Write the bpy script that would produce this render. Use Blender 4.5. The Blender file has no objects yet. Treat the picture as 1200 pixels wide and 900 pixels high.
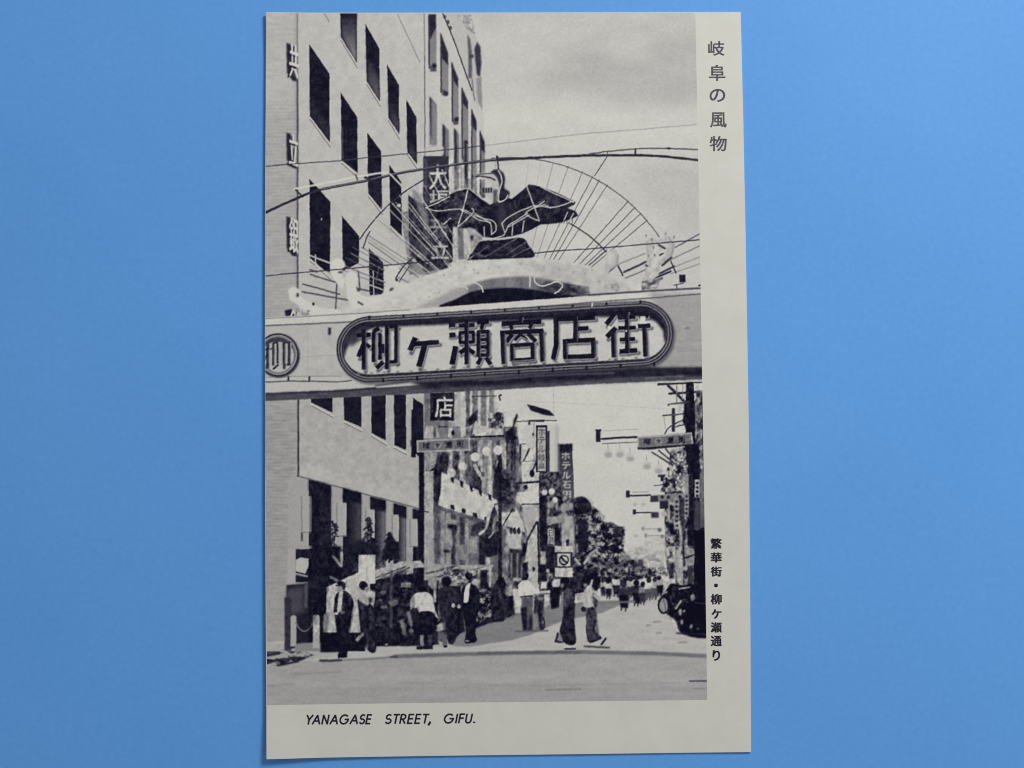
import bpy, bmesh, math, random
import numpy as np
from mathutils import Vector, Euler

# ------------------------------------------------------------------ camera, light, exposure
scene = bpy.context.scene
MM = 0.001
CARD_T = 0.30                      # card thickness, mm
CAM_LOC = np.array([-3.0785, -8.9073, 240.46 + CARD_T])
CAM_ROT = (0.0340, -0.0163, -0.0078)
cam_data = bpy.data.cameras.new('camera')
cam_data.sensor_width = 36.0
cam_data.lens = 45.0
cam_data.clip_start = 0.005
cam_data.clip_end = 20.0
cam = bpy.data.objects.new('camera', cam_data)
scene.collection.objects.link(cam)
cam.location = Vector(CAM_LOC) * MM
cam.rotation_euler = CAM_ROT
scene.camera = cam

world = bpy.data.worlds.new('World')
scene.world = world
world.use_nodes = True
bg = world.node_tree.nodes['Background']
bg.inputs['Color'].default_value = (0.93, 0.97, 1.0, 1)
bg.inputs['Strength'].default_value = 0.30

def area(name, loc, target, size, energy, col):
    d = bpy.data.lights.new(name, 'AREA')
    d.shape = 'DISK'; d.size = size; d.energy = energy; d.color = col
    o = bpy.data.objects.new(name, d); scene.collection.objects.link(o)
    o.location = loc
    o.rotation_euler = (Vector(target) - Vector(loc)).to_track_quat('-Z', 'Y').to_euler()
    return o
area('window_light', (0.34, 0.40, 0.40), (0.02, 0.02, 0.0), 0.20, 3.75, (1.0, 0.985, 0.955))

scene.view_settings.view_transform = 'Standard'
scene.view_settings.look = 'None'
scene.view_settings.exposure = 0.0
scene.view_settings.gamma = 1.0
scene.cycles.filter_width = 1.1

# ------------------------------------------------------------------ tracing register: photo pixel -> millimetres on the card
_R = np.array(Euler(CAM_ROT, 'XYZ').to_matrix())
def mm(px, py):
    px = np.asarray(px, float); py = np.asarray(py, float)
    d = np.stack([(px - 600) / 1500, (450 - py) / 1500, -np.ones_like(px)], -1) @ _R.T
    t = (CARD_T - CAM_LOC[2]) / d[..., 2]
    return CAM_LOC[0] + d[..., 0] * t, CAM_LOC[1] + d[..., 1] * t
HW, HH = 45.0, 69.81

def lift(x, y):
    """how far the curled card stands off the table, mm"""
    u = np.clip((HW - x) / (2 * HW), 0, 1.02)          # 1 at the left edge
    v = np.clip((y + HH) / (2 * HH), 0, 1)             # 1 at the top edge
    z = 0.30 * u ** 3 * (0.45 + 0.8 * (1 - v)) + 0.20 * u ** 6
    z = z + 0.45 * np.exp(-(((x + HW) / 7.0) ** 2 + ((y + HH) / 6.0) ** 2))     # bottom left corner
    z = z + 0.22 * np.exp(-(((x + HW) / 6.0) ** 2 + ((y - HH) / 5.0) ** 2))     # top left corner
    z = z + 0.10 * np.exp(-(((x - HW) / 9.0) ** 2 + ((y + HH) / 7.0) ** 2))     # bottom right corner
    z = z + 0.10 * (1 - v) ** 6 * (0.6 + 0.4 * np.sin(x * 0.11))
    return z

def edge_bow(x, y):
    """the trimmed long edges bow outwards a little"""
    k = 1 - np.clip(np.abs(y) / HH, 0, 1) ** 2
    return x + np.where(x > 0, 0.42, -0.30) * np.clip(np.abs(x) / HW, 0, 1) ** 8 * k

# ------------------------------------------------------------------ helpers
def mesh_object(name, verts, faces, mat, parent=None, smooth=False):
    me = bpy.data.meshes.new(name)
    me.from_pydata([tuple(v) for v in verts], [], [tuple(f) for f in faces])
    me.materials.append(mat)
    if smooth:
        me.polygons.foreach_set('use_smooth', [True] * len(me.polygons))
    o = bpy.data.objects.new(name, me)
    scene.collection.objects.link(o)
    o.parent = parent
    return o

def new_mat(name):
    m = bpy.data.materials.new(name); m.use_nodes = True
    nt = m.node_tree
    return m, nt, nt.nodes['Principled BSDF']

def srgb(c):
    c = np.asarray(c, float) / 255.0
    return np.where(c <= 0.04045, c / 12.92, ((c + 0.055) / 1.055) ** 2.4)

ILLUM = 0.84        # what a white surface on this table reads as

def ink(c):
    l = srgb(c) / ILLUM
    return (float(l[0]), float(l[1]), float(l[2]), 1.0)

# ------------------------------------------------------------------ materials
def noise_mix(nt, bsdf, col_a, col_b, scale, detail=4.0, rough=0.6, coord='Object'):
    tc = nt.nodes.new('ShaderNodeTexCoord')
    n = nt.nodes.new('ShaderNodeTexNoise')
    n.inputs['Scale'].default_value = scale
    n.inputs['Detail'].default_value = detail
    n.inputs['Roughness'].default_value = rough
    r = nt.nodes.new('ShaderNodeValToRGB')
    r.color_ramp.elements[0].position = 0.3; r.color_ramp.elements[0].color = col_a
    r.color_ramp.elements[1].position = 0.7; r.color_ramp.elements[1].color = col_b
    nt.links.new(tc.outputs[coord], n.inputs['Vector'])
    nt.links.new(n.outputs['Fac'], r.inputs['Fac'])
    nt.links.new(r.outputs['Color'], bsdf.inputs['Base Color'])
    return tc, n, r

def add_bump(nt, bsdf, tc, scale, strength, dist):
    n = nt.nodes.new('ShaderNodeTexNoise')
    n.inputs['Scale'].default_value = scale; n.inputs['Detail'].default_value = 5
    b = nt.nodes.new('ShaderNodeBump')
    b.inputs['Strength'].default_value = strength
    b.inputs['Distance'].default_value = dist
    nt.links.new(tc.outputs['Object'], n.inputs['Vector'])
    nt.links.new(n.outputs['Fac'], b.inputs['Height'])
    nt.links.new(b.outputs['Normal'], bsdf.inputs['Normal'])

M_TABLE, nt, bs = new_mat('blue_board')
tc, n, r = noise_mix(nt, bs, ink((85, 144, 208)), ink((91, 150, 214)), 900.0, 6, 0.7)
# faint broad mottling of the board on top of its fine grain
n2 = nt.nodes.new('ShaderNodeTexNoise'); n2.inputs['Scale'].default_value = 28.0; n2.inputs['Detail'].default_value = 3
mx = nt.nodes.new('ShaderNodeMix'); mx.data_type = 'RGBA'; mx.blend_type = 'MULTIPLY'
mx.inputs['Factor'].default_value = 1.0
r2 = nt.nodes.new('ShaderNodeValToRGB')
r2.color_ramp.elements[0].position = 0.25; r2.color_ramp.elements[0].color = (0.95, 0.965, 0.975, 1)
r2.color_ramp.elements[1].position = 0.75; r2.color_ramp.elements[1].color = (1.03, 1.02, 1.01, 1)
nt.links.new(tc.outputs['Object'], n2.inputs['Vector'])
nt.links.new(n2.outputs['Fac'], r2.inputs['Fac'])
nt.links.new(r.outputs['Color'], mx.inputs['A']); nt.links.new(r2.outputs['Color'], mx.inputs['B'])
nt.links.new(mx.outputs['Result'], bs.inputs['Base Color'])
bs.inputs['Roughness'].default_value = 0.62
bs.inputs['Specular IOR Level'].default_value = 0.25
add_bump(nt, bs, tc, 2200.0, 0.25, 0.00004)

M_PAPER, nt, bs = new_mat('aged_card_paper')
tc, n, r = noise_mix(nt, bs, ink((190, 188, 180)), ink((196, 195, 188)), 160.0, 6, 0.7)
bs.inputs['Roughness'].default_value = 0.6
bs.inputs['Specular IOR Level'].default_value = 0.3
add_bump(nt, bs, tc, 1500.0, 0.15, 0.00003)

M_PRINT, nt, bs = new_mat('black_and_white_print')
at = nt.nodes.new('ShaderNodeAttribute'); at.attribute_name = 'tone'
nt.links.new(at.outputs['Color'], bs.inputs['Base Color'])
bs.inputs['Roughness'].default_value = 0.55
bs.inputs['Specular IOR Level'].default_value = 0.03

def ink_mat(name, c0, c1):
    m, nt, bs = new_mat(name)
    noise_mix(nt, bs, ink(c0), ink(c1), 2500.0, 3, 0.6)
    bs.inputs['Roughness'].default_value = 0.6
    bs.inputs['Specular IOR Level'].default_value = 0.03
    return m
M_INK = ink_mat('black_caption_ink', (22, 20, 30), (46, 44, 54))
M_INK_GREY = ink_mat('grey_title_ink', (58, 56, 64), (98, 96, 100))

# ------------------------------------------------------------------ tabletop
S = 0.9
mesh_object('tabletop', [(-S, -S, -0.02), (S, -S, -0.02), (S, S, -0.02), (-S, S, -0.02),
                         (-S, -S, 0), (S, -S, 0), (S, S, 0), (-S, S, 0)],
            [(0, 3, 2, 1), (4, 5, 6, 7), (0, 1, 5, 4), (1, 2, 6, 5), (2, 3, 7, 6), (3, 0, 4, 7)], M_TABLE)
bpy.data.objects['tabletop']['kind'] = 'structure'
bpy.data.objects['tabletop']['label'] = 'plain bright blue board the postcard lies on'

# ------------------------------------------------------------------ postcard
card = bpy.data.objects.new('postcard', None)
scene.collection.objects.link(card)
card.empty_display_size = 0.02
card['label'] = 'old black and white picture postcard of a Japanese shopping street, lying on blue board'
card['category'] = 'postcard'

NX, NY = 72, 112
def card_sheet():
    xs = np.linspace(-HW, HW, NX + 1); ys = np.linspace(-HH, HH, NY + 1)
    X, Y = np.meshgrid(xs, ys)
    rng = np.random.default_rng(5)
    wob = np.convolve(rng.normal(0, 1, NY + 21), np.ones(9) / 9, 'same')[10:10 + NY + 1] * 0.035
    Xb = edge_bow(X, Y) + np.where(np.abs(X) > HW - 0.01, wob[:, None], 0)
    Z = lift(X, Y)
    # corners worn very slightly round
    top = np.stack([Xb, Y, Z + CARD_T], -1).reshape(-1, 3)
    bot = np.stack([Xb, Y, Z + 0.004], -1).reshape(-1, 3)
    V = np.concatenate([top, bot]) * MM
    N = (NX + 1) * (NY + 1)
    F = []
    idx = lambda i, j: j * (NX + 1) + i
    for j in range(NY):
        for i in range(NX):
            a, b, c, d = idx(i, j), idx(i + 1, j), idx(i + 1, j + 1), idx(i, j + 1)
            F.append((a, b, c, d)); F.append((N + d, N + c, N + b, N + a))
    for i in range(NX):
        a, b = idx(i, 0), idx(i + 1, 0); F.append((N + a, N + b, b, a))
        a, b = idx(i, NY), idx(i + 1, NY); F.append((a, b, N + b, N + a))
    for j in range(NY):
        a, b = idx(0, j), idx(0, j + 1); F.append((a, b, N + b, N + a))
        a, b = idx(NX, j), idx(NX, j + 1); F.append((N + a, N + b, b, a))
    return V, F
V, F = card_sheet()
sheet = mesh_object('card_sheet', V, F, M_PAPER, card)
sheet['label'] = 'off white card with plain margins right and below'

# ------------------------------------------------------------------ glyph outlines from Blender's own font
_gl = {}
def glyph_mesh(ch, weight=0.0):
    """triangles of a character, scaled so that its own box is 0..1 both ways (y down)"""
    key = (ch, weight)
    if key in _gl: return _gl[key]
    cu = bpy.data.curves.new('glyph', 'FONT')
    cu.body = ch; cu.size = 1.0; cu.resolution_u = 4; cu.offset = weight
    ob = bpy.data.objects.new('glyph', cu); scene.collection.objects.link(ob)
    dg = bpy.context.evaluated_depsgraph_get(); dg.update()
    ev = ob.evaluated_get(dg); me = ev.to_mesh()
    me.calc_loop_triangles()
    v = np.array([tuple(p.co[:2]) for p in me.vertices], float)
    t = np.array([tuple(l.vertices) for l in me.loop_triangles], int)
    ev.to_mesh_clear()
    bpy.data.objects.remove(ob); bpy.data.curves.remove(cu)
    lo = v.min(0); hi = v.max(0)
    v = (v - lo) / (hi - lo); v[:, 1] = 1 - v[:, 1]
    _gl[key] = (v, t)
    return v, t

# ------------------------------------------------------------------ the printed picture: drawn shape by shape, tone by tone
X0, Y0, X1, Y1 = 306, 8, 834, 832
SS = 3
CW, CH = (X1 - X0) * SS, (Y1 - Y0) * SS
C = np.full((CH, CW), 185.0, np.float32)
L = np.zeros((CH, CW), np.int16)
NAMES = ['printed_sky']
CUR = [0]
def T(name):
    """following shapes belong to a new printed thing of this name (None: leave ownership alone)"""
    if name is None: CUR[0] = -1
    else:
        NAMES.append(name); CUR[0] = len(NAMES) - 1
    return CUR[0]

def _box(x0, y0, x1, y1, pad=1.5):
    a = max(0, int((x0 - pad - X0) * SS)); b = min(CW, int((x1 + pad - X0) * SS) + 1)
    c = max(0, int((y0 - pad - Y0) * SS)); d = min(CH, int((y1 + pad - Y0) * SS) + 1)
    return a, b, c, d
def _grid(a, b, c, d):
    xs = X0 + (np.arange(a, b, dtype=np.float32) + 0.5) / SS
    ys = Y0 + (np.arange(c, d, dtype=np.float32) + 0.5) / SS
    return xs[None, :], ys[:, None]
def _blur(m, r):
    n = int(round(r * SS))
    if n < 1: return m
    for ax in (0, 1):
        for _ in range(2):
            p = np.pad(m, [(n + 1, n) if k == ax else (0, 0) for k in (0, 1)], mode='edge')
            cs = np.cumsum(p, axis=ax, dtype=np.float64)
            if ax == 0: m = (cs[2 * n + 1:] - cs[:-(2 * n + 1)]) / (2 * n + 1)
            else: m = (cs[:, 2 * n + 1:] - cs[:, :-(2 * n + 1)]) / (2 * n + 1)
    return m.astype(np.float32)
def _apply(win, mask, v, alpha, soft):
    a, b, c, d = win
    if soft: mask = _blur(mask, soft)
    k = mask * alpha
    C[c:d, a:b] = C[c:d, a:b] * (1 - k) + v * k
    if CUR[0] >= 0 and alpha > 0.5:
        L[c:d, a:b][mask > 0.5] = CUR[0]
def _inside(pts, xs, ys):
    m = np.zeros((ys.shape[0], xs.shape[1]), bool)
    n = len(pts)
    for i in range(n):
        x1, y1 = pts[i]; x2, y2 = pts[(i + 1) % n]
        if y1 == y2: continue
        cond = ((y1 > ys) != (y2 > ys))
        xi = (x2 - x1) * (ys - y1) / (y2 - y1) + x1
        m ^= cond & (xs < xi)
    return m
def poly(pts, v, alpha=1.0, soft=0.0, v2=None, ax='y'):
    """flat tone v, or running from v to v2 down (y) or across (x) the shape"""
    px = [p[0] for p in pts]; py = [p[1] for p in pts]
    win = _box(min(px), min(py), max(px), max(py), 1.5 + 2.5 * soft)
    if win[1] <= win[0] or win[3] <= win[2]: return
    xs, ys = _grid(*win)
    m = _inside(pts, xs, ys).astype(np.float32)
    if v2 is not None:
        if ax == 'y': t = np.clip((ys - min(py)) / max(1e-3, max(py) - min(py)), 0, 1)
        else: t = np.clip((xs - min(px)) / max(1e-3, max(px) - min(px)), 0, 1)
        v = v + (v2 - v) * t
    _apply(win, m, v, alpha, soft)
def rect(x0, y0, x1, y1, v, **k): poly([(x0, y0), (x1, y0), (x1, y1), (x0, y1)], v, **k)
def ell(cx, cy, rx, ry, v, alpha=1.0, soft=0.0, rot=0.0, ring=None):
    R = max(rx, ry)
    win = _box(cx - R, cy - R, cx + R, cy + R, 1.5 + 2.5 * soft)
    if win[1] <= win[0] or win[3] <= win[2]: return
    xs, ys = _grid(*win)
    c, s = math.cos(rot), math.sin(rot)
    u = ((xs - cx) * c + (ys - cy) * s); w = (-(xs - cx) * s + (ys - cy) * c)
    e = np.sqrt((u / rx) ** 2 + (w / ry) ** 2)
    m = (e <= 1)
    if ring: m &= e >= 1 - ring / min(rx, ry)
    _apply(win, m.astype(np.float32), v, alpha, soft)
def line(pts, w, v, alpha=1.0, soft=0.0, square=False):
    px = [p[0] for p in pts]; py = [p[1] for p in pts]
    win = _box(min(px) - w, min(py) - w, max(px) + w, max(py) + w, 1 + 2.5 * soft)
    if win[1] <= win[0] or win[3] <= win[2]: return
    a0, b0, c0, d0 = win
    M = np.zeros((d0 - c0, b0 - a0), np.float32)
    for (x1, y1), (x2, y2) in zip(pts[:-1], pts[1:]):
        sub = _box(min(x1, x2) - w, min(y1, y2) - w, max(x1, x2) + w, max(y1, y2) + w, 1)
        if sub[1] <= sub[0] or sub[3] <= sub[2]: continue
        xs, ys = _grid(*sub)
        dx, dy = x2 - x1, y2 - y1
        q = dx * dx + dy * dy + 1e-9
        t = ((xs - x1) * dx + (ys - y1) * dy) / q
        if square:
            dist = np.abs((xs - x1) * dy - (ys - y1) * dx) / math.sqrt(q)
            m = (np.clip((w / 2 - dist) * SS + 0.5, 0, 1) * ((t > -0.01) & (t < 1.01))).astype(np.float32)
        else:
            t = np.clip(t, 0, 1)
            dist = np.hypot(xs - x1 - t * dx, ys - y1 - t * dy)
            m = np.clip((w / 2 - dist) * SS + 0.5, 0, 1).astype(np.float32)
        r0, r1, q0, q1 = sub[2] - c0, sub[3] - c0, sub[0] - a0, sub[1] - a0
        M[r0:r1, q0:q1] = np.maximum(M[r0:r1, q0:q1], m)
    keep = CUR[0]
    if w < 2.2: CUR[0] = -1
    _apply(win, M, v, alpha, soft)
    CUR[0] = keep
def smooth(pts, n=8):
    """a rounder run through the given points"""
    P = [np.array(p, float) for p in pts]
    P = [2 * P[0] - P[1]] + P + [2 * P[-1] - P[-2]]
    out = []
    for i in range(1, len(P) - 2):
        for k in range(n):
            t = k / n
            out.append(tuple(0.5 * ((2 * P[i]) + (-P[i - 1] + P[i + 1]) * t + (2 * P[i - 1] - 5 * P[i] + 4 * P[i + 1] - P[i + 2]) * t * t
                                    + (-P[i - 1] + 3 * P[i] - 3 * P[i + 1] + P[i + 2]) * t ** 3)))
    out.append(tuple(P[-2]))
    return out
def glyph(ch, x0, y0, x1, y1, v, alpha=1.0, soft=0.0, slope=0.0, weight=0.0):
    vv, tt = glyph_mesh(ch)
    P = np.stack([x0 + vv[:, 0] * (x1 - x0), y0 + vv[:, 1] * (y1 - y0) + slope * vv[:, 0] * (x1 - x0)], 1)
    win = _box(P[:, 0].min(), P[:, 1].min(), P[:, 0].max(), P[:, 1].max(), 1 + 2.5 * soft)
    if win[1] <= win[0] or win[3] <= win[2]: return
    xs, ys = _grid(*win)
    m = np.zeros((ys.shape[0], xs.shape[1]), bool)
    for t in tt: m |= _inside([tuple(P[k]) for k in t], xs, ys)
    m = m.astype(np.float32)
    if weight: m = np.clip(_blur(m, 0.34) * (1.3 + 25 * weight), 0, 1)     # ink spread
    keep = CUR[0]; CUR[0] = -1
    _apply(win, m, v, alpha, soft)
    CUR[0] = keep
def field(sx, sy, seed):
    """smooth random field 0..1 with cells of sx by sy pixels over the whole picture"""
    rng = np.random.default_rng(seed)
    gw, gh = int((X1 - X0) / sx) + 3, int((Y1 - Y0) / sy) + 3
    g = rng.random((gh, gw)).astype(np.float32)
    fx = (np.arange(CW) / SS) / sx; fy = (np.arange(CH) / SS) / sy
    ix, iy = fx.astype(int), fy.astype(int)
    tx, ty = fx - ix, fy - iy
    tx = (tx * tx * (3 - 2 * tx)).astype(np.float32); ty = (ty * ty * (3 - 2 * ty)).astype(np.float32)
    r0 = g[iy][:, ix] * (1 - tx) + g[iy][:, ix + 1] * tx
    r1 = g[iy + 1][:, ix] * (1 - tx) + g[iy + 1][:, ix + 1] * tx
    return r0 * (1 - ty)[:, None] + r1 * ty[:, None]
def local_field(win, sx, sy, seed):
    a, b, c, d = win
    rng = np.random.default_rng(seed)
    fx = ((np.arange(a, b)) / SS) / sx; fy = ((np.arange(c, d)) / SS) / sy
    ix, iy = fx.astype(int), fy.astype(int)
    ox, oy = ix.min(), iy.min()
    g = rng.random((iy.max() - oy + 2, ix.max() - ox + 2)).astype(np.float32)
    tx, ty = fx - ix, fy - iy
    tx = (tx * tx * (3 - 2 * tx)).astype(np.float32); ty = (ty * ty * (3 - 2 * ty)).astype(np.float32)
    ix -= ox; iy -= oy
    r0 = g[iy][:, ix] * (1 - tx) + g[iy][:, ix + 1] * tx
    r1 = g[iy + 1][:, ix] * (1 - tx) + g[iy + 1][:, ix + 1] * tx
    return r0 * (1 - ty)[:, None] + r1 * ty[:, None]
def clutter(pts, lo, hi, sx, sy, seed, gain=3.0, alpha=1.0, soft=0.4, bias=0.5):
    """a busy patch of the picture too small to make out: random light and dark flecks"""
    px = [p[0] for p in pts]; py = [p[1] for p in pts]
    win = _box(min(px), min(py), max(px), max(py), 1.5 + 2.5 * soft)
    if win[1] <= win[0] or win[3] <= win[2]: return
    xs, ys = _grid(*win)
    f = 0.46 * local_field(win, sx, sy, seed) + 0.32 * local_field(win, sx * 0.55, sy * 0.5, seed + 1) + 0.22 * local_field(win, sx * 0.3, sy * 0.3, seed + 2)
    t = np.clip((f - bias) * gain + 0.5, 0, 1)
    _apply(win, _inside(pts, xs, ys).astype(np.float32), lo + (hi - lo) * t, alpha, soft)
def mottle(pts, amp, sx, sy, seed, soft=0.5):
    px = [p[0] for p in pts]; py = [p[1] for p in pts]
    win = _box(min(px), min(py), max(px), max(py), 1.5 + 2.5 * soft)
    xs, ys = _grid(*win)
    m = _blur(_inside(pts, xs, ys).astype(np.float32), soft)
    a, b, c, d = win
    C[c:d, a:b] += m * (local_field(win, sx, sy, seed) - 0.5) * 2 * amp

# ================================================================== sky
CUR[0] = 0
rect(306, 8, 834, 832, 187)
rect(306, 440, 834, 832, 196)
poly([(560, 8), (834, 8), (834, 34), (560, 30)], 182, soft=8)
poly([(700, 40), (834, 30), (834, 128), (720, 118), (620, 95)], 172, soft=14)
poly([(560, 110), (700, 125), (834, 135), (834, 168), (560, 178)], 193, soft=10)
poly([(735, 195), (834, 190), (834, 290), (790, 270)], 179, soft=9)
poly([(600, 195), (700, 215), (750, 290), (640, 300)], 192, soft=10)
ell(735, 55, 30, 12, 190, soft=9, alpha=0.7)
mottle([(540, 8), (834, 8), (834, 345), (540, 345)], 3.0, 30, 12, 11)
mottle([(560, 440), (834, 440), (834, 700), (560, 700)], 2.5, 24, 16, 12)
# wires in the sky, far off
line([(566, 171), (680, 157), (745, 152), (817, 146)], 1.2, 150, alpha=.8)
line([(608, 470), (700, 474), (790, 480)], 0.8, 178, alpha=.6)
line([(648.5, 456), (649, 486)], 0.9, 160, alpha=.7)

# ================================================================== department store on the left
T('printed_department_store')
poly([(306, 8), (350, 8), (350, 765), (306, 770)], 168)
poly([(306, 8), (350, 8), (350, 130), (306, 130)], 178, soft=12)
poly([(306, 480), (350, 480), (350, 765), (306, 765)], 158, soft=10)
for k in range(150):
    y = 120 + k * 4.1
    line([(306, y), (349, y - .6)], .9, 150 if k < 66 else 146, alpha=.30 if k < 66 else .38)
mottle([(306, 8), (350, 8), (350, 765), (306, 765)], 5, 9, 3, 81)
mottle([(306, 470), (350, 470), (350, 620), (306, 620)], 7, 10, 2.5, 82)
poly([(350, 8), (498, 8), (498, 600), (491, 596), (350, 558)], 183)
poly([(350, 468), (498, 462), (498, 600), (491, 596), (350, 558)], 172, soft=2)
poly([(350, 540), (491, 582), (491, 596), (350, 557)], 178, soft=3)
mottle([(350, 8), (498, 8), (498, 596), (350, 558)], 4.5, 7, 7, 83)
mottle([(350, 470), (491, 470), (491, 596), (350, 558)], 6, 4, 4, 84)
line([(348.8, 14), (348.8, 170)], 1.6, 122, soft=.4); line([(348.8, 90), (349, 340)], 2.2, 84, soft=.3); line([(347, 14), (347, 340)], 2, 150, alpha=.5, soft=.6)
line([(349.8, 466), (350, 558)], 2.2, 62, soft=.3)
line([(380, 16), (386, 26)], 1.4, 140); line([(466, 17), (492, 73)], 1.1, 138)
line([(350, 558), (491, 596)], 1.4, 96, soft=.3)
def window(a, b, c, d, v2=46, mid=.55, sill=True):
    """dark opening: top-left, top-right, bottom-right, bottom-left"""
    poly([a, b, c, d], 38)
    if v2 > 46:
        ym = a[1] + (d[1] - a[1]) * mid
        poly([(a[0] + 1.5, ym), (b[0] - .8, ym + (b[1] - a[1])), (c[0] - .8, c[1] - 1), (d[0] + 1.5, d[1] - 1)], 42, v2=v2, soft=1.6)
    if sill:
        line([(d[0], d[1] + 2.2), (c[0] + .6, c[1] + 4)], 2.4, 190)
        line([(d[0], d[1] + 3.6), (c[0] + .6, c[1] + 5.6)], 1.0, 112)
window((362.6, 52), (386.2, 86.7), (386.6, 167), (363.3, 136.5), 62, .7)
window((398.6, 8), (418.2, 8), (418.2, 74), (399.4, 44), 150, .2)
window((428.3, 28), (444.5, 57), (445.4, 119.5), (429.7, 95.5), 112, .5)
window((453.7, 75.5), (467.5, 100), (468, 158), (455.2, 138), 84, .6)
window((476.2, 117), (487.8, 137), (488.8, 193), (477.4, 178), 72, .6)
window((399.4, 108.6), (418.8, 137.5), (419.4, 203), (400.4, 188), 46)
window((430.4, 155.6), (446.7, 177.5), (447.8, 246), (431.6, 227), 52)
window((456.2, 193), (470.3, 213), (471.2, 277), (457.4, 264), 46)
window((478.6, 228), (492, 246), (495, 312), (480, 292), 46, sill=False)
window((362.8, 210), (387.5, 236.7), (387, 322), (363.6, 303), 40)
window((400.8, 253), (421, 276.7), (420.8, 308), (402, 318), 40, sill=False)
window((432.4, 291), (449, 308), (450, 345), (433.2, 346), 40, sill=False)
window((364.6, 462), (390, 462), (390, 483.5), (365, 472), 40)
window((402.8, 462), (423.7, 462), (423.7, 500.5), (403.6, 492), 40)
window((435.2, 462), (452, 462), (452, 516), (435.6, 507.5), 40)
window((461.5, 462), (475.6, 462), (476, 527.5), (462.4, 521.5), 40)
window((483.8, 466), (496, 474), (496.5, 540), (485, 530), 40, sill=False)
line([(401.5, 150), (402, 186)], 1, 90); line([(406, 150), (406, 190)], .8, 70, alpha=.6)
ell(377, 257, 1, 1.4, 160)
# little rails across the lower windows
for y in (300, 312): line([(364, y), (388, y + 9)], 1.8, 176)
line([(370, 299), (370, 318)], 1.6, 176)
for y in (324, 334): line([(433, y), (450, y + 6)], 1.5, 170)
line([(437.5, 318), (438, 346)], 1.3, 170); line([(444, 312), (441, 330)], 1, 100)
# lettering fixed to the narrow wall, seen from the side
for ch, (xa, ya, xb, yb) in {'共': (339.5, 52, 350, 94), '立': (339, 157, 349.5, 196), '銀': (339.5, 255, 349.8, 299)}.items():
    poly([(335.8, ya - 1), (340.5, ya), (343, yb - 8), (349, yb + 2), (343, yb + 1), (336.5, yb - 8)], 50, soft=.6)
    glyph(ch, xa - 2.4, ya, xb - 2.4, yb - 2, 46, soft=.4, slope=.35, weight=.02)
    glyph(ch, xa, ya - 1, xb, yb - 4, 202, slope=.35, weight=.015)
poly([(334, 364), (342, 362), (348, 372), (335, 372)], 46, soft=.5); line([(341, 371), (344, 364), (347, 371)], 2, 196)
# ground floor: piers and dark bays
poly([(350, 559), (362, 562), (491, 597), (497, 600), (497, 690), (335, 700), (338, 640), (350, 640)], 165)
poly([(338, 560), (362, 562), (362, 640), (338, 640)], 164, soft=.4)
for (x0, x1, y0, vr) in [(362, 388, 562, 48), (402, 423.5, 572, 84), (434, 452, 582, 128), (461.5, 476, 590, 136), (484, 496, 596, 60)]:
    poly([(x0, y0), (x1, y0 + (x1 - x0) * .27), (x1, 700), (x0, 700)], 34)
    poly([(x0 + (x1 - x0) * .3, y0 + 16), (x1, y0 + 14), (x1, 690), (x0 + (x1 - x0) * .3, 690)], 38, v2=vr, ax='x', soft=1.2)
    poly([(x0, y0), (x1, y0 + (x1 - x0) * .27), (x1, y0 + 18), (x0, y0 + 13)], 34, soft=1.4)
for (x0, x1, y0, y1) in [(353.5, 365.5, 581, 623), (394.5, 406, 589, 627.5), (428, 439, 597, 632), (459, 467.5, 603, 634), (480, 489.5, 608, 640)]:
    rect(x0, y0, x1, y1, 168, soft=.3); rect(x0, y0, x0 + 1.3, y1, 132, soft=.4); rect(x1 - 1.2, y0 + 2, x1, y1, 184, soft=.3)
    line([(x0, y1 + .6), (x1, y1 + .6)], 1, 110)
rect(353, 624, 355.5, 634, 60, soft=.4); rect(355.5, 624, 362, 640, 166, soft=.3)
# ================================================================== second building, with piers
T('printed_building')
poly([(497, 8), (551, 8), (556, 40), (563, 50), (566, 120), (569, 200), (569, 330), (497, 330)], 186)
poly([(518, 8), (551, 8), (557, 38), (562, 55), (565, 130), (558, 120), (548, 92), (533, 50)], 178)
clutter([(535, 18), (552, 18), (557, 40), (548, 36)], 120, 190, 3, 3, 31, alpha=.7)
line([(519, 16), (533, 50), (548, 92), (553, 106)], 1.5, 60)
for q in [(521, 20), (525, 26), (528, 33)]: ell(q[0], q[1], 1.8, 2.5, 75, soft=.3)
poly([(556, 58), (559, 49), (563, 55), (564, 75), (562.5, 90), (559, 88), (557, 72)], 66, soft=.5)
poly([(547.5, 40), (551, 46), (553, 60), (553.5, 92), (549, 92), (549, 66)], 96, soft=.6)
rect(550, 64, 555, 68, 70, soft=.5)
poly([(558, 92), (564, 90), (565, 128), (560, 120)], 140, soft=.6)
line([(553, 93), (556, 118)], 1.4, 110, soft=.3)
line([(497.2, 14), (497.6, 86)], 1.6, 120, alpha=.7); line([(497.6, 66), (498, 182)], 1.4, 110)
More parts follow.
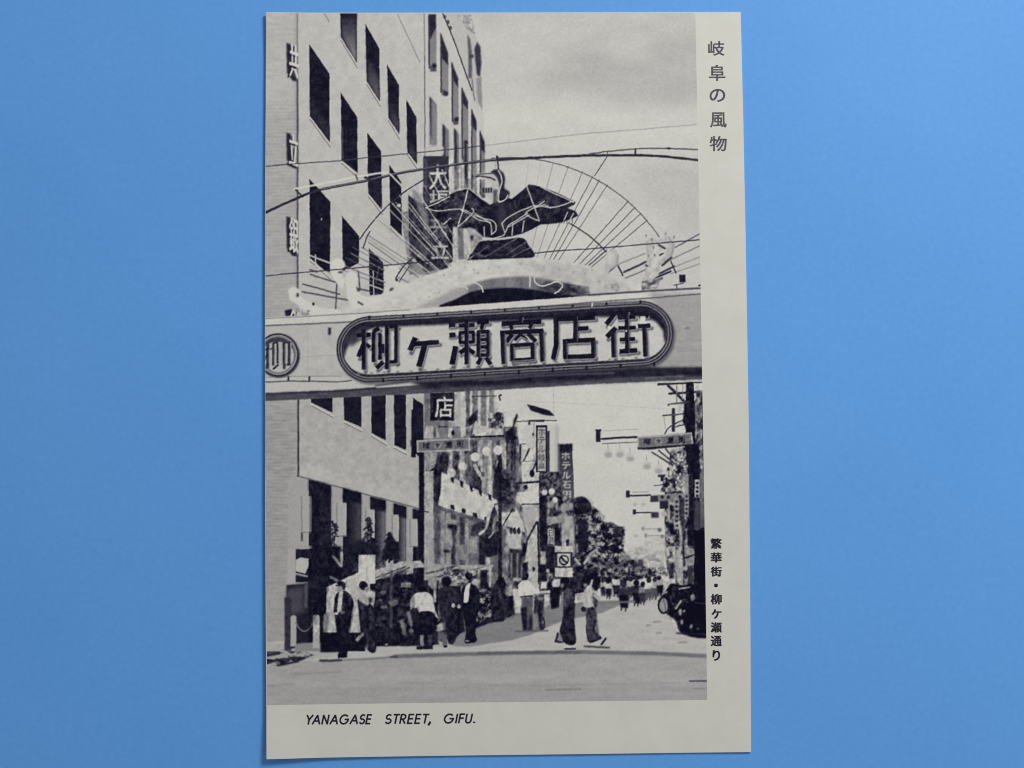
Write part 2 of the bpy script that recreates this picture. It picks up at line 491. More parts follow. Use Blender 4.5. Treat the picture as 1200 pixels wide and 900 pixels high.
# piers and window strips: (x0, x1, top-left y, top-right y, bottom)
for (a, b, ya, yb, bot, dk) in [(502, 511, 17, 17, 84, 30), (516, 525, 38, 62, 112, 30), (529, 537, 72, 92, 146, 22),
                                (540.5, 548.5, 101, 119, 190, 20), (552, 558.5, 127, 143, 240, 22), (562, 568, 152, 167, 232, 24)]:
    poly([(a, ya), (b, yb), (b + .6, bot), (a + .6, bot - 3)], 122, soft=.4, v2=134)
    poly([(a, ya), (b, yb), (b + .2, yb + dk * .5), (a + 1.8, ya + dk)], 50, soft=.5)
    line([(a + .8, ya + 3), (a + 1, bot - 4)], 1.8, 64, soft=.4)
    poly([(a + 2, bot - 8), (b, bot - 4), (b, bot), (a + 2, bot)], 82, soft=.8)
for (x, y) in [(509, 77), (522.5, 110), (535, 140), (546, 167)]: ell(x, y, 2.6, 2.8, 48, soft=.5)
for (a, b, ya, bot) in [(503.5, 512, 113, 170), (518.5, 528, 145, 184), (532, 541, 150, 222), (544, 552, 166, 224)]:
    poly([(a, ya), (b, ya + 10), (b, bot), (a, bot)], 118, soft=.5)
    poly([(a, ya), (a + 3, ya + 4), (a + 3.5, ya + 52), (a + 1, ya + 45)], 52, soft=.5)
for x in (514, 527.5, 539, 550.5, 560.5):
    rect(x - 1.4, 60 + (x - 514) * 1.4, x + 1.4, 250, 190, soft=.4, alpha=.8)
poly([(505, 112), (511, 132), (511, 178), (505, 178)], 140, alpha=.6, soft=.6)
rect(498, 172, 520, 181, 184, soft=.6)
# below the gate beam
T('printed_building')
rect(497, 452, 580, 520, 172)
poly([(578, 458), (585, 458), (577, 520), (570, 520)], 190, soft=.5)
for (a, b, v) in [(525, 533, 150), (545.5, 551, 92), (553.5, 560, 112), (563.5, 570, 120), (573, 579, 128)]:
    rect(a, 456, b, 506, v, soft=.5)
for x in (541.5, 552, 561.8, 571.8): rect(x - 1.3, 456, x + 1.3, 512, 190, soft=.4)
line([(553, 464.5), (582, 464)], 1.2, 70, soft=.3)

# ================================================================== white building down the street
T('printed_building')
poly([(583, 500), (590, 482), (612, 478), (618, 472), (650, 486), (655, 500), (655, 700), (575, 700)], 190)
poly([(583, 492), (614, 485), (655, 494), (655, 502), (612, 494), (583, 500)], 198, soft=.6)
poly([(617.5, 474), (625, 475.5), (644, 481), (650.5, 487.5), (640, 487), (622, 481)], 36, soft=.3)
line([(604, 494), (636, 492.5), (652, 493)], 1.4, 96)
rect(620, 492.5, 638, 494.5, 40, soft=.3); rect(619, 494, 621.5, 498, 60, soft=.4)
line([(584.8, 464), (586.5, 469)], 1.8, 60); ell(586.8, 463, 1.5, 1.2, 50)
poly([(650, 495), (655, 500), (655, 560), (650, 560)], 178, soft=.5)
rect(625, 494, 626.6, 514, 140, alpha=.6, soft=.4)
ell(624.8, 509, 1.2, 2.2, 60, soft=.3)
poly([(605, 540), (611, 541), (611, 551), (605, 556)], 150, soft=.5)
line([(609.5, 521), (609.5, 546)], 2.4, 60, soft=.3); line([(608, 520.5), (616, 520)], 1.2, 110)
line([(614, 540), (620, 526)], 2.2, 70, soft=.3); line([(609, 541), (633, 540)], 1, 120)
poly([(611, 545), (628, 545), (626, 566), (605, 566)], 196, soft=.5)
line([(630, 535), (627, 545), (622, 556)], 1.8, 64, soft=.3); ell(623.5, 555, 2.8, 4.5, 40, soft=.4)
line([(603, 566.5), (632, 564.5)], 2.4, 44, soft=.3)
# long vertical shop sign and hotel sign
T('printed_shop_sign')
rect(628, 498.5, 641.5, 553.5, 40)
rect(630, 501, 639.5, 552, 168)
for k, ch in enumerate('ホテル岐阜'): glyph(ch, 630.8, 502 + k * 10, 638.8, 510.5 + k * 10, 58, soft=.25)
rect(641.5, 505, 644, 555, 56, soft=.4)
T('printed_hotel_sign')
poly([(654.5, 521), (670.5, 520), (673, 588), (656, 590)], 62, v2=92)
poly([(655, 521), (670.5, 520), (670.7, 529), (655, 530)], 40, soft=1)
rect(653.5, 520, 655.6, 590, 110, soft=.3)
for k, ch in enumerate('ホテル石田'):
    glyph(ch, 658.2 + k * .35, 530 + k * 11.3, 667.6 + k * .35, 538.5 + k * 11.3, 190, soft=.2, weight=.012)

# ================================================================== left side of the street, shop fronts and lamps
T('printed_shop_fronts')
clutter([(497, 500), (606, 500), (612, 560), (640, 690), (497, 690)], 60, 165, 7, 14, 41, gain=2.2)
rect(497, 488, 525, 516, 120, soft=.5)
poly([(499, 499), (512, 500), (515, 513), (497, 514)], 168, soft=.5)
rect(508, 500, 511, 513, 80, soft=.5); rect(514, 499.5, 524, 500.6, 50)
rect(525, 501, 541, 514, 128, soft=.4); rect(525.5, 501, 530, 513, 186, soft=.4); ell(530.8, 507, 1.8, 3, 40, soft=.3)
rect(540, 470, 546, 512, 184, soft=.4)
poly([(547, 492), (556, 483), (560, 480), (558, 494), (550, 500)], 44, soft=.5)
poly([(556, 498), (558, 492), (560, 498), (560, 509), (553, 509)], 186, soft=.4)
poly([(559, 499), (589, 499), (590, 511), (556, 511)], 178, soft=.4)
clutter([(571, 484), (590, 484), (591, 502), (573, 502)], 60, 180, 4, 4, 43, gain=3)
ell(584, 488, 4.5, 5, 44, soft=.5)
line([(551, 512), (590, 510.5)], 2.0, 38)
rect(552, 513, 592, 520, 120, soft=.4)
# hanging drapery and flags under the bracket
for (x, v, w) in [(501, 176, 6), (505, 150, 6), (510, 70, 7), (522, 80, 6), (527.5, 182, 4.5), (534, 60, 6), (541.5, 184, 5.5), (549, 96, 6), (556, 64, 6),
                  (563, 180, 5), (569, 140, 6), (574, 184, 5), (580, 120, 6), (585, 60, 5), (590, 180, 7), (597, 110, 5)]:
    poly([(x - w / 2, 516), (x + w / 2, 516), (x + w / 2 + 1, 566 + (x - 500) * .25), (x - w / 2, 556 + (x - 500) * .3)], v, soft=.6)
poly([(497, 530), (512, 530), (511, 553), (497, 556)], 166, soft=.6)
poly([(513, 533), (527, 531), (524, 552), (508, 556)], 40, soft=.8)
line(smooth([(496, 553), (504, 552), (512, 546), (515, 538)]), 2.2, 40); line(smooth([(496, 559), (506, 556), (514, 549)]), 2, 50)
poly([(556, 552), (562, 545), (566, 560), (568, 580), (560, 590), (555, 570)], 46, soft=.7)
line(smooth([(556, 545), (562, 556), (566, 562), (566, 574), (564, 590)]), 4, 178, soft=.4)
ell(566, 556, 2, 3, 50, soft=.3)
poly([(580, 540), (588, 536), (589, 600), (577, 596)], 42, soft=.7)
line([(574, 572), (583, 540)], 2.2, 170, soft=.4)
poly([(598, 534), (608, 532), (606, 566), (597, 566)], 100, soft=.6)
# dark tree-like banner post
poly(smooth([(592, 506), (600, 500), (603, 490), (606, 485), (607, 488), (603, 500), (604, 510), (607, 514), (603, 516), (600, 520), (592, 518)], 4), 34, soft=.5)
for x, v in [(594.5, 60), (597.5, 96), (600, 44), (603, 52)]: rect(x - 1.3, 516, x + 1.3, 562, v, soft=.4)
clutter([(497, 516), (606, 516), (606, 566), (584, 590), (497, 556)], 24, 178, 3.4, 6, 46, gain=3.4, alpha=.24, bias=.5)
rect(497.5, 552, 508, 662, 168, soft=.4, v2=158); rect(508.5, 550, 517, 600, 46, soft=.5); rect(511, 600, 516, 660, 82, soft=.8)
# slanted white shop board with notched rims
poly([(517.5, 553), (583, 586), (577, 604), (571, 612), (513, 592), (517, 575)], 190, soft=.3)
mottle([(517.5, 553), (583, 586), (577, 606), (513, 592)], 12, 5, 8, 44)
for k in range(6):
    x = 527.5 + k * 11; y = 560.5 + k * 5.1
    poly([(x, y - 3), (x + 4.5, y - 1), (x + 4, y + 6), (x + 1.5, y + 4)], 42, soft=.35)
for k in range(5):
    x = 528 + k * 13.2; y = 591 + k * 4.8
    poly([(x, y), (x + 4.5, y + 1), (x + 5, y + 7), (x, y + 5)], 46, soft=.35)
for x, y in [(523, 572), (534, 577), (545, 581), (557, 586), (568, 590)]: glyph('街', x - 3, y - 3, x + 3, y + 6, 150, alpha=.5)
# the shop fronts under the board
poly([(509, 592), (570, 610), (590, 622), (590, 672), (509, 664)], 96, soft=.5)
for (x, w, v) in [(512, 4, 88), (519, 5, 156), (526, 6, 164), (531.5, 5, 60), (537, 4, 132), (541.5, 5, 62), (547.5, 4.5, 160), (553, 6, 128), (559, 6, 112), (565, 7, 40), (572, 8, 36), (580, 9, 112)]:
    poly([(x - w / 2, 596 + (x - 510) * .3), (x + w / 2, 597 + (x - 510) * .3), (x + w / 2, 662), (x - w / 2, 662)], v, soft=.6)
rect(522, 612, 530, 642, 158, soft=.6); rect(520, 644, 528, 648, 50, soft=.5)
poly([(523, 607), (536, 610), (536, 615), (523, 613)], 152, soft=.5); poly([(524, 613), (536, 616), (535, 626), (524, 618)], 44, soft=.6)
poly([(534, 638), (548, 638), (548, 656), (534, 656)], 140, soft=.8)
poly([(550, 632), (559, 630), (559, 648), (550, 648)], 158, soft=.6)
poly([(553, 616), (566, 610), (562, 628), (551, 628)], 52, soft=.8)
poly([(564, 628), (586, 622), (583, 650), (570, 654), (562, 640)], 32, soft=.8)
line(smooth([(582, 588), (573, 602), (570, 618), (562, 626)]), 3.0, 182, soft=.3)
line(smooth([(581, 592), (577, 604), (574, 622), (569, 631)]), 4.0, 44, soft=.4)
line(smooth([(578, 616), (578, 624), (573, 630)]), 2.2, 178, soft=.3)
rect(569, 653, 575, 664, 176, soft=.4)
clutter([(510, 600), (566, 614), (590, 624), (590, 662), (510, 660)], 30, 160, 4, 7, 47, gain=2.6, alpha=.2)
# second white board beyond the post
poly([(579, 592), (590, 590), (604, 593), (613, 612), (616, 624), (602, 620), (588, 614)], 186, soft=.5)
poly([(612, 590), (632, 590), (632, 612), (620, 626), (614, 616)], 168, soft=.6)
poly([(606, 577), (630, 574), (632, 590), (610, 591), (605, 586)], 198, soft=.4)
line([(603, 566.5), (634, 564.5)], 2.0, 44); line([(612, 590.5), (632, 590.5)], 1.5, 70)
for x in (597, 606, 616): ell(x, 571, 2.6, 3, 50, soft=.4)
poly([(594, 620), (612, 622), (610, 643), (596, 643)], 178, soft=.5)
for x in (599, 603, 608): ell(x, 622, 2, 4, 46, soft=.4)
poly([(597, 643), (612, 644), (610, 680), (596, 680)], 62, soft=.5)
for x in (599.5, 606.5): rect(x - 1, 648, x + 1, 678, 130, soft=.5)
poly([(618, 626), (632, 612), (636, 690), (615, 690), (616, 650)], 172, soft=.4)
line([(629, 612), (618, 632), (614, 650)], 2.2, 52, soft=.3); poly([(613, 638), (618, 636), (616, 650), (610, 656)], 40, soft=.5)
poly([(612, 660), (619, 658), (618, 682), (612, 682)], 42, soft=.5); ell(625.5, 667, 1.6, 3, 50, soft=.3)
line([(630.5, 612), (631.5, 684)], 2.0, 38)
poly([(579, 545), (596, 560), (600, 585), (594, 600), (585, 595), (580, 575)], 42, soft=1.2)
ell(591, 591, 4, 4, 150, soft=.6)
clutter([(584, 545), (604, 556), (604, 600), (584, 600)], 34, 120, 5, 5, 45, gain=2.5, alpha=.75)
line([(601, 596), (590, 615)], 1.6, 50)
rect(584, 530, 588, 692, 36, soft=.3)
# round lamps
for (x, y, r) in [(529, 554, 5), (542, 546.5, 5), (556.8, 535.5, 5.2), (570, 529, 5), (583.5, 527.5, 5.4)]:
    ell(x, y, r, r, 196, soft=.4); ell(x + 1, y + 2, r * .7, r * .6, 182, soft=.8, alpha=.6)
# street name bracket
T('printed_street_sign')
poly([(488, 516), (550.5, 512.5), (551, 528), (488.5, 530.5)], 162)
poly([(490.5, 518), (548.5, 514.5), (549, 526), (490.5, 528.6)], 112, soft=.2)
for x, y, ch in [(499.5, 522.5, '柳'), (513, 522, 'ケ'), (526, 521.3, '瀬'), (539, 520.5, '街')]:
    ell(x, y, 4.6, 4.4, 138, soft=.4)
    w = 2.6 if ch == 'ケ' else 4
    glyph(ch, x - w, y - w, x + w, y + w, 34, soft=.2, weight=.03)
rect(481, 516, 486, 523, 60, soft=.5)
T('printed_lamp_post')
rect(491, 530, 497, 692, 32, soft=.3)
rect(482, 480, 487, 536, 36, soft=.4)
line([(497, 599), (502, 600)], 1.2, 50)

# ================================================================== the far end of the street
T('printed_far_shops')
clutter([(632, 560), (672, 586), (676, 640), (680, 692), (632, 692)], 34, 150, 5, 8, 51, gain=3, bias=.52)
rect(632, 555, 656, 580, 50, soft=.8); clutter([(632, 553), (657, 553), (657, 585), (632, 590)], 30, 110, 4, 4, 52, gain=3)
rect(632, 585, 641, 690, 38, soft=.6)
for x, y, r in [(638, 577, 3.2), (646.5, 576, 3.6), (650.5, 586, 3.4)]: ell(x, y, r, r, 190, soft=.4)
poly([(641, 606), (657, 604), (657, 612), (641, 616)], 150, soft=.7)
poly([(658, 603), (676, 606), (674, 652), (658, 640)], 156, soft=.6); mottle([(658, 603), (676, 606), (674, 652), (658, 640)], 24, 3, 7, 53)
rect(642, 620, 650, 637, 176, soft=.4); glyph('日', 643.3, 621, 648.6, 628, 40); glyph('品', 643.3, 629, 648.8, 636, 40)
rect(650, 620, 657, 640, 36, soft=.5)
poly([(657, 592), (680, 590), (683, 596), (657, 599)], 150, soft=.6)
rect(633, 646, 640, 661, 162, soft=.5); rect(640, 640, 650, 672, 44, soft=.5); ell(642, 669, 2.2, 2.6, 150, soft=.4)
rect(663.5, 632, 667, 640, 60, soft=.4)
T('printed_trees')
poly(smooth([(672, 584), (681, 583), (691, 590), (693, 598), (704, 602), (706, 612), (715, 612), (724, 616), (731, 622), (731, 634), (728, 644), (735, 650), (736, 657), (720, 662), (676, 664), (674, 640), (672, 610)], 4), 70, soft=1)
clutter([(672, 588), (696, 594), (708, 604), (708, 640), (676, 650)], 28, 165, 5, 5, 54, gain=3.6, bias=.5, soft=.8)
clutter([(690, 612), (732, 618), (731, 645), (737, 654), (725, 664), (680, 664)], 26, 160, 5, 4.4, 55, gain=3.6, bias=.55, soft=.8)
poly(smooth([(675, 583), (684, 582), (692, 590), (693, 600), (684, 602), (678, 596)], 4), 40, soft=.7)
poly([(676, 607), (688, 608), (690, 640), (678, 650)], 40, soft=1)
poly([(719, 618), (730, 618), (730, 630), (719, 630)], 46, soft=1)
clutter([(726, 648), (748, 640), (778, 648), (779, 672), (730, 672)], 100, 190, 5, 4, 56, gain=2, bias=.42, soft=1.4, alpha=.75)
clutter([(676, 652), (742, 656), (757, 664), (770, 668), (770, 676), (676, 690)], 32, 130, 4, 4, 57, gain=3, bias=.56, soft=.6)
for x, y, w in [(751, 662, 2.5), (745, 664, 2)]: rect(x - w, y - 6, x + w, y + 8, 64, soft=.7)
line(smooth([(685, 660), (692, 650), (698, 645), (702, 649)]), 3.2, 168, soft=.5)
line(smooth([(690, 668), (700, 663), (708, 665), (711, 675)]), 3, 120, soft=.6)
line([(674, 655), (679, 661)], 3, 170, soft=.4)
clutter([(655, 676), (700, 664), (706, 692), (655, 698)], 26, 70, 4, 5, 58, gain=2, soft=.7)

# ================================================================== street surface
T('printed_street')
poly([(306, 752), (520, 742), (560, 720), (640, 704), (700, 690), (760, 684), (775, 688), (834, 700), (834, 832), (306, 832)], 178)
poly([(306, 776), (420, 772), (470, 769), (570, 766), (680, 764), (834, 769), (834, 832), (306, 832)], 163, v2=160)
poly([(306, 790), (834, 788), (834, 800), (306, 802)], 166, soft=4)
poly([(520, 735), (600, 720), (660, 706), (703, 704), (746, 703), (724, 710), (706, 718), (657, 728), (622, 744), (600, 750), (548, 758), (530, 757)], 132, soft=.8)
poly([(700, 693), (716, 690), (726, 694), (745, 700), (704, 704)], 184, soft=.6)
line([(375, 774), (430, 772), (470, 769), (520, 767.5)], 2.2, 128, soft=.5)
line([(462, 769), (520, 767), (570, 765.6), (680, 764), (760, 765.5), (834, 769)], 4.6, 116, soft=.7)
line([(560, 765.6), (640, 764), (680, 764.5)], 2.2, 98, soft=.6)
line([(376, 774), (400, 773.5)], 2.4, 56, soft=.5); line([(458, 769.8), (466, 769.4)], 2, 70, soft=.5)
line([(345, 789), (400, 787)], 2.2, 146, soft=1); line([(313, 803), (345, 801)], 2.2, 148, soft=1)
line([(640, 808), (680, 807.6)], 1.6, 132, soft=.5); line([(808, 798), (828, 798)], 1.8, 72, soft=.4); line([(812, 807), (828, 806.5)], 1.2, 140, soft=.4)
line([(470, 800), (640, 803), (800, 800)], 1.2, 154, soft=.6)
line([(320, 807), (560, 806)], 3, 157, soft=1.5)
for (x, y, w) in [(770, 729, 9), (800, 753, 9), (772, 742, 6), (760, 733, 4)]: line([(x - w / 2, y), (x + w / 2, y - .6)], 1.8, 138, soft=.7)
mottle([(306, 752), (834, 690), (834, 832), (306, 832)], 3.5, 14, 4, 61)
mottle([(306, 752), (834, 690), (834, 832), (306, 832)], 3.5, 40, 5, 62)
# pavement corner with its broken shadows
poly([(306, 755), (345, 754), (378, 758), (395, 768), (350, 774), (306, 782)], 170, soft=.5)
clutter([(306, 763), (352, 762), (372, 768), (330, 780), (306, 778)], 40, 165, 9, 3.2, 63, gain=4, bias=.47, soft=.6)
line([(313, 776), (325, 773), (352, 770)], 2.2, 44, soft=.5); line([(313, 767.5), (328, 765)], 3, 50, soft=.6); line([(326, 779), (350, 774.5)], 2, 40, soft=.5)

# ================================================================== right-hand side: poles, signs, bicycles
T('printed_right_shops')
clutter([(779, 575), (800, 560), (828, 552), (834, 700), (806, 692), (783, 680), (779, 640)], 34, 165, 4.5, 7, 71, gain=2.6, bias=.53)
clutter([(779, 640), (800, 640), (800, 686), (783, 684)], 60, 190, 4, 9, 72, gain=2.8, bias=.45)
T('printed_utility_pole')
poly([(804, 444), (813, 444), (815, 520), (818, 640), (806, 640), (803, 520)], 30)
poly([(770.5, 447), (822, 444), (823, 448.5), (770.5, 451.6)], 40, soft=.3)
line([(783, 452), (806, 474)], 3.2, 46, soft=.3); line([(784, 461.5), (823, 458.5)], 2.6, 48)
line([(786, 473.5), (808, 471)], 1.8, 70, soft=.3); ell(783.5, 474.5, 1.4, 1.4, 90)
line([(793, 452), (793, 472)], 1.2, 110); line([(800, 450), (800, 468)], 1, 130)
rect(787.5, 478.5, 791, 506, 50, soft=.3); line([(777, 487), (808, 484.5)], 2, 84); line([(778, 488), (781, 508)], .8, 150)
line(smooth([(779, 508), (784, 501), (792, 496), (803, 491)]), 1.4, 70); line([(792, 500), (803, 497)], 1.4, 80)
poly([(802, 472), (815, 470), (815, 510), (805, 506), (800, 494)], 32, soft=.8)
poly([(816, 460), (824, 458), (825, 560), (816, 560)], 128, soft=.6)
clutter([(815, 458), (825, 458), (826, 560), (815, 560)], 44, 160, 4, 7, 73, gain=2.4)
line([(823.5, 460), (825.5, 560)], 2.4, 44, soft=.3)
poly([(803, 524), (819, 520), (822, 600), (826, 640), (806, 640)], 32, soft=.5)
clutter([(786, 526), (804, 524), (805, 560), (781, 566)], 36, 180, 4, 4.5, 74, gain=3, bias=.5, alpha=.9)
for p, q in [((764, 530), (788, 545)), ((772, 528), (790, 543)), ((780, 526), (792, 540))]: line([p, q], 1.8, 60, soft=.3)
rect(771, 556, 780, 559, 54, soft=.4); rect(774, 558, 778, 564, 50, soft=.4); line([(767, 569), (785, 567.5)], 1.2, 90)
clutter([(782, 548), (806, 545), (806, 582), (774, 576)], 34, 185, 4, 5, 75, gain=3, bias=.5)
T('printed_street_sign')
poly([(746.5, 511.5), (811, 506.5), (812.5, 521), (747, 526)], 165)
poly([(748.5, 513.5), (809.5, 508.8), (810.5, 519.5), (748.8, 524)], 112, soft=.2)
poly([(747, 524.5), (812, 520), (812, 522), (760, 527), (747, 527)], 44, soft=.2)
for x, y, ch in [(758, 517.5, '柳'), (772, 517, 'ケ'), (785.5, 516, '瀬'), (799, 515, '街')]:
    ell(x, y, 4.8, 4.4, 136, soft=.4)
    w = 2.6 if ch == 'ケ' else 4
    glyph(ch, x - w, y - w, x + w, y + w, 36, soft=.2, weight=.03)
T('printed_lamp_arm')
poly([(697, 503.5), (705, 503), (703.8, 506), (703.8, 518), (698.5, 518), (698.5, 506)], 42, soft=.25)
line([(705, 514.2), (746, 512)], 2.6, 52); line([(706, 520), (746, 518)], 1.2, 110)
line([(706, 505), (748, 503)], .8, 150, alpha=.7)
for x, y in [(713, 532), (726.5, 532), (738.5, 537), (758, 546), (772, 551)]:
    line([(x - .6, y - 12), (x, y - 4)], .8, 140); ell(x, y - 2, 5, 4.6, 188, soft=.5); ell(x, y + 1, 4.6, 3.2, 160, soft=.9)
T('printed_lamp_arm')
rect(733.5, 575, 738, 583.5, 50, soft=.3); line([(738, 581), (762, 580)], 2, 56); line([(741, 577), (760, 576)], .8, 140)
poly([(762, 580.5), (804, 577.5), (806, 586), (762, 588.5)], 128, soft=.3); rect(762, 581, 771, 588, 60, soft=.4)
for x in (776, 783, 797): ell(x, 582.5, 2, 2.2, 44, soft=.3)
T('printed_lamp_arm')
rect(741.5, 597, 745, 603, 44, soft=.3); line([(745, 601), (763, 600.5)], 1.6, 56); rect(763, 600, 772, 607, 64, soft=.6); ell(778, 602, 3.4, 4, 168, soft=.5)
T(None)
for y, x in [(619.5, 754), (627.5, 757)]: rect(x - 1.5, y - 2, x + 1, y + 2, 120, soft=.5); line([(x, y), (x + 20, y)], 1.2, 150, soft=.4); ell(x + 19, y + 1.5, 2.4, 2, 96, soft=.5)
clutter([(755, 632), (780, 628), (780, 650), (755, 652)], 160, 192, 6, 3, 76, alpha=.5, soft=1)
for x, y in [(744, 591), (754, 591), (745, 628)]: ell(x, y, 2.5, 2, 170, soft=.7)
T('printed_shop_sign')
rect(790, 584, 796, 620, 142, soft=.3)
for k in range(6): ell(793, 588 + k * 5.6, 1.9, 1.8, 54, soft=.3)
rect(802, 556, 808, 606, 148, soft=.3)
for k in range(5): ell(804.5, 582 + k * 4.8, 1.7, 1.7, 60, soft=.3)
T('printed_shop_sign')
rect(773, 587, 783, 596, 46, soft=.4); rect(796, 584, 802, 640, 60, soft=.5)
rect(814, 562, 820, 583, 178, soft=.3)
for k in range(4): ell(817, 566 + k * 5, 1.8, 1.8, 46, soft=.3)
poly([(820, 552), (826, 560), (827, 616), (820, 620)], 120, soft=.7, v2=90)
poly([(815, 585), (820, 590), (820, 622), (812, 620)], 70, soft=.7)
rect(807, 556, 813, 640, 36, soft=.5)
line(smooth([(796, 612), (798, 630), (797, 646), (793, 656), (784, 656)]), 3, 172, soft=.5)
poly([(790, 655), (800, 652), (800, 684), (794, 684)], 158, soft=.6)
rect(784, 660, 789, 678, 50, soft=.5)
poly([(802, 640), (814, 644), (814, 662), (803, 664)], 150, soft=.7); line([(800, 655), (814, 650)], 1.8, 50, soft=.3)
poly([(814, 622), (834, 620), (834, 745), (813, 700)], 22, soft=.4)
rect(806, 664, 811, 690, 60, soft=.7)
T('printed_bicycle')
poly(smooth([(771, 704), (779, 694), (786, 684), (800, 686), (810, 684), (834, 690), (834, 744), (800, 743), (792, 728), (786, 723), (776, 716)], 4), 30, soft=.6)
ell(777.5, 709, 6.8, 10.5, 34, ring=2.2); ell(777.8, 709, 4.6, 8.2, 150, soft=.3); line([(777.5, 701), (780, 716)], .8, 80)
line(smooth([(769, 692), (778, 689), (784, 682)]), 4.5, 186, soft=.5); line([(771, 697), (781, 694)], 2, 150, soft=.4)
clutter([(783, 690), (808, 690), (806, 720), (790, 720)], 24, 90, 3, 4, 77, gain=3, bias=.66, alpha=.8)
line([(792, 713), (798, 704)], 2.2, 160, soft=.4); line([(796, 690), (808, 688)], 1.6, 160, soft=.4); ell(811.5, 700, 2.6, 4, 150, soft=.6)
T('printed_bicycle')
poly(smooth([(793, 715), (800, 708), (812, 706), (834, 706), (834, 743), (806, 744), (797, 735)], 4), 24, soft=.5)
line(smooth([(793.5, 716), (795, 727), (800, 736), (808, 740)]), 2.6, 22)
ell(797, 717, 1.6, 4, 150, soft=.5); ell(799, 729, 1.6, 3, 140, soft=.5); ell(810, 734, 1.5, 3, 130, soft=.5, rot=.4); ell(818, 737, 2, 1.6, 90, soft=.5); ell(801.5, 716, 1.4, 1.2, 150, soft=.3)
line([(793, 742), (828, 743.5)], 1.8, 52, soft=.5)
line([(815, 706), (828, 708)], 1, 70)

# shrubs in front of the bays
T('printed_shrubs')
rng = random.Random(4)
for (cx, top, bot, w, n) in [(391, 610, 690, 7, 26), (432, 606, 652, 8, 22), (457, 624, 656, 10, 26)]:
    for k in range(n * 3):
        t = k / (n * 3); y = top + (bot - top) * t
        x = cx + rng.uniform(-1, 1) * w * (.2 + .8 * t)
        line([(x, y), (x + rng.uniform(-5, 5), y + rng.uniform(1, 5))], rng.uniform(.9, 2.2), rng.choice([30, 40, 60]), soft=.3)
poly([(452, 640), (456, 626), (464, 634), (466, 655), (446, 656)], 38, soft=.9)
poly([(362, 640), (400, 640), (402, 665), (424, 652), (424, 690), (362, 745)], 32, soft=1)
poly([(402, 640), (423, 632), (445, 640), (444, 654), (402, 676)], 42, soft=1.2)
line([(391, 652), (399, 662)], 3, 150, soft=.5); rect(399, 646, 402, 664, 160, soft=.4); line([(388, 676), (398, 682)], 3, 120, soft=.6)
T('printed_notice_case')
rect(338.5, 639.5, 347, 684, 168, soft=.3); rect(338.5, 639.5, 366, 643.5, 160, soft=.3); rect(347, 643.5, 366, 682, 40, soft=.3)
poly([(347, 656), (352, 653), (365, 655), (362, 664), (358, 672), (347, 669)], 180, soft=.4); line([(347, 672), (360, 675)], 2, 160, soft=.3)
rect(362, 643, 368, 690, 34, soft=.4)
poly([(336, 685), (372, 682), (372, 756), (336, 760)], 46, soft=.6)
poly([(337, 690), (356, 686), (356, 716), (337, 722)], 82, soft=2.5); rect(357, 684, 361, 712, 92, soft=1)
poly([(362, 690), (384, 686), (384, 758), (362, 758)], 28, soft=.5)
rect(334, 700, 342, 762, 60, soft=.8)
poly([(347, 754), (368, 752), (392, 756), (395, 764), (346, 762)], 136, soft=.6)
poly([(376, 742), (402, 740), (402, 764), (376, 764)], 30, soft=.6)
T('printed_bollard'); rect(341, 723, 347.6, 757, 166, soft=.4); ell(344.3, 723, 3.3, 2.6, 166, soft=.3)
T('printed_bollard'); rect(367, 723, 375, 759, 168, soft=.4); ell(371, 723, 4, 3.2, 168, soft=.3)
T(None)
line(smooth([(347, 729), (352, 737), (358, 739), (364, 735), (367, 729)]), 1.6, 112)

# ================================================================== market stall along the pavement
T('printed_market_stall')
poly([(383, 688), (421, 670), (430, 668), (428, 741), (382, 741)], 178, soft=.4)
poly([(383, 688), (421, 671), (421, 674), (383, 692)], 198, soft=.3)
poly([(379, 720), (386, 718), (384, 741), (379, 741)], 120, soft=.8); poly([(378, 741), (428, 741), (428, 763), (378, 762)], 30, soft=.4)
poly([(438, 678), (500, 670), (514, 680), (514, 757), (438, 757)], 32, soft=.6)
clutter([(440, 682), (486, 676), (486, 740), (440, 745)], 24, 96, 6, 4, 91, gain=2.2, bias=.68, soft=.6)
poly([(440, 668), (470, 658), (492, 657), (500, 664), (470, 668), (440, 680)], 168, soft=.4)
line([(441, 677), (475, 664)], 1.8, 78, soft=.4); line([(452, 677), (480, 665)], 1.4, 96, soft=.4)
poly([(497, 660), (535, 662), (575, 662), (577, 667), (535, 679), (497, 680)], 158, soft=.5)
for p, q in [((500, 672), (535, 663)), ((508, 677), (545, 668)), ((530, 672), (570, 665))]: line([p, q], 2, 86, soft=.4)
line([(552, 671), (577, 663)], 3, 176, soft=.3)
rect(457, 668, 460.5, 735, 92, soft=.5); rect(470, 682.5, 481.5, 688.5, 180, soft=.4); ell(449, 675, 4.5, 3, 120, soft=.7)
ell(461, 706, 6, 4, 138, soft=.7); ell(450, 711, 4, 1.6, 160, soft=.5); ell(449, 694, 3.6, 2.6, 112, soft=.6); ell(446, 703, 2, 1.4, 150, soft=.5)
rect(502, 676, 512, 690, 150, soft=.7); rect(508, 690, 511, 706, 160, soft=.5)
poly([(521, 672), (538, 664), (548, 672), (540, 684), (528, 680)], 140, soft=.8); clutter([(520, 666), (560, 668), (560, 690), (520, 686)], 40, 180, 4, 4, 92, gain=3, bias=.5, alpha=.8)
rect(573.5, 664, 576, 700, 162, soft=.4); rect(563, 668, 571, 700, 44, soft=.6)
poly([(555, 690), (600, 686), (604, 720), (552, 738)], 40, soft=.8)
clutter([(556, 690), (582, 690), (582, 724), (556, 730)], 28, 150, 4, 3.4, 93, gain=3, bias=.6, soft=.5)
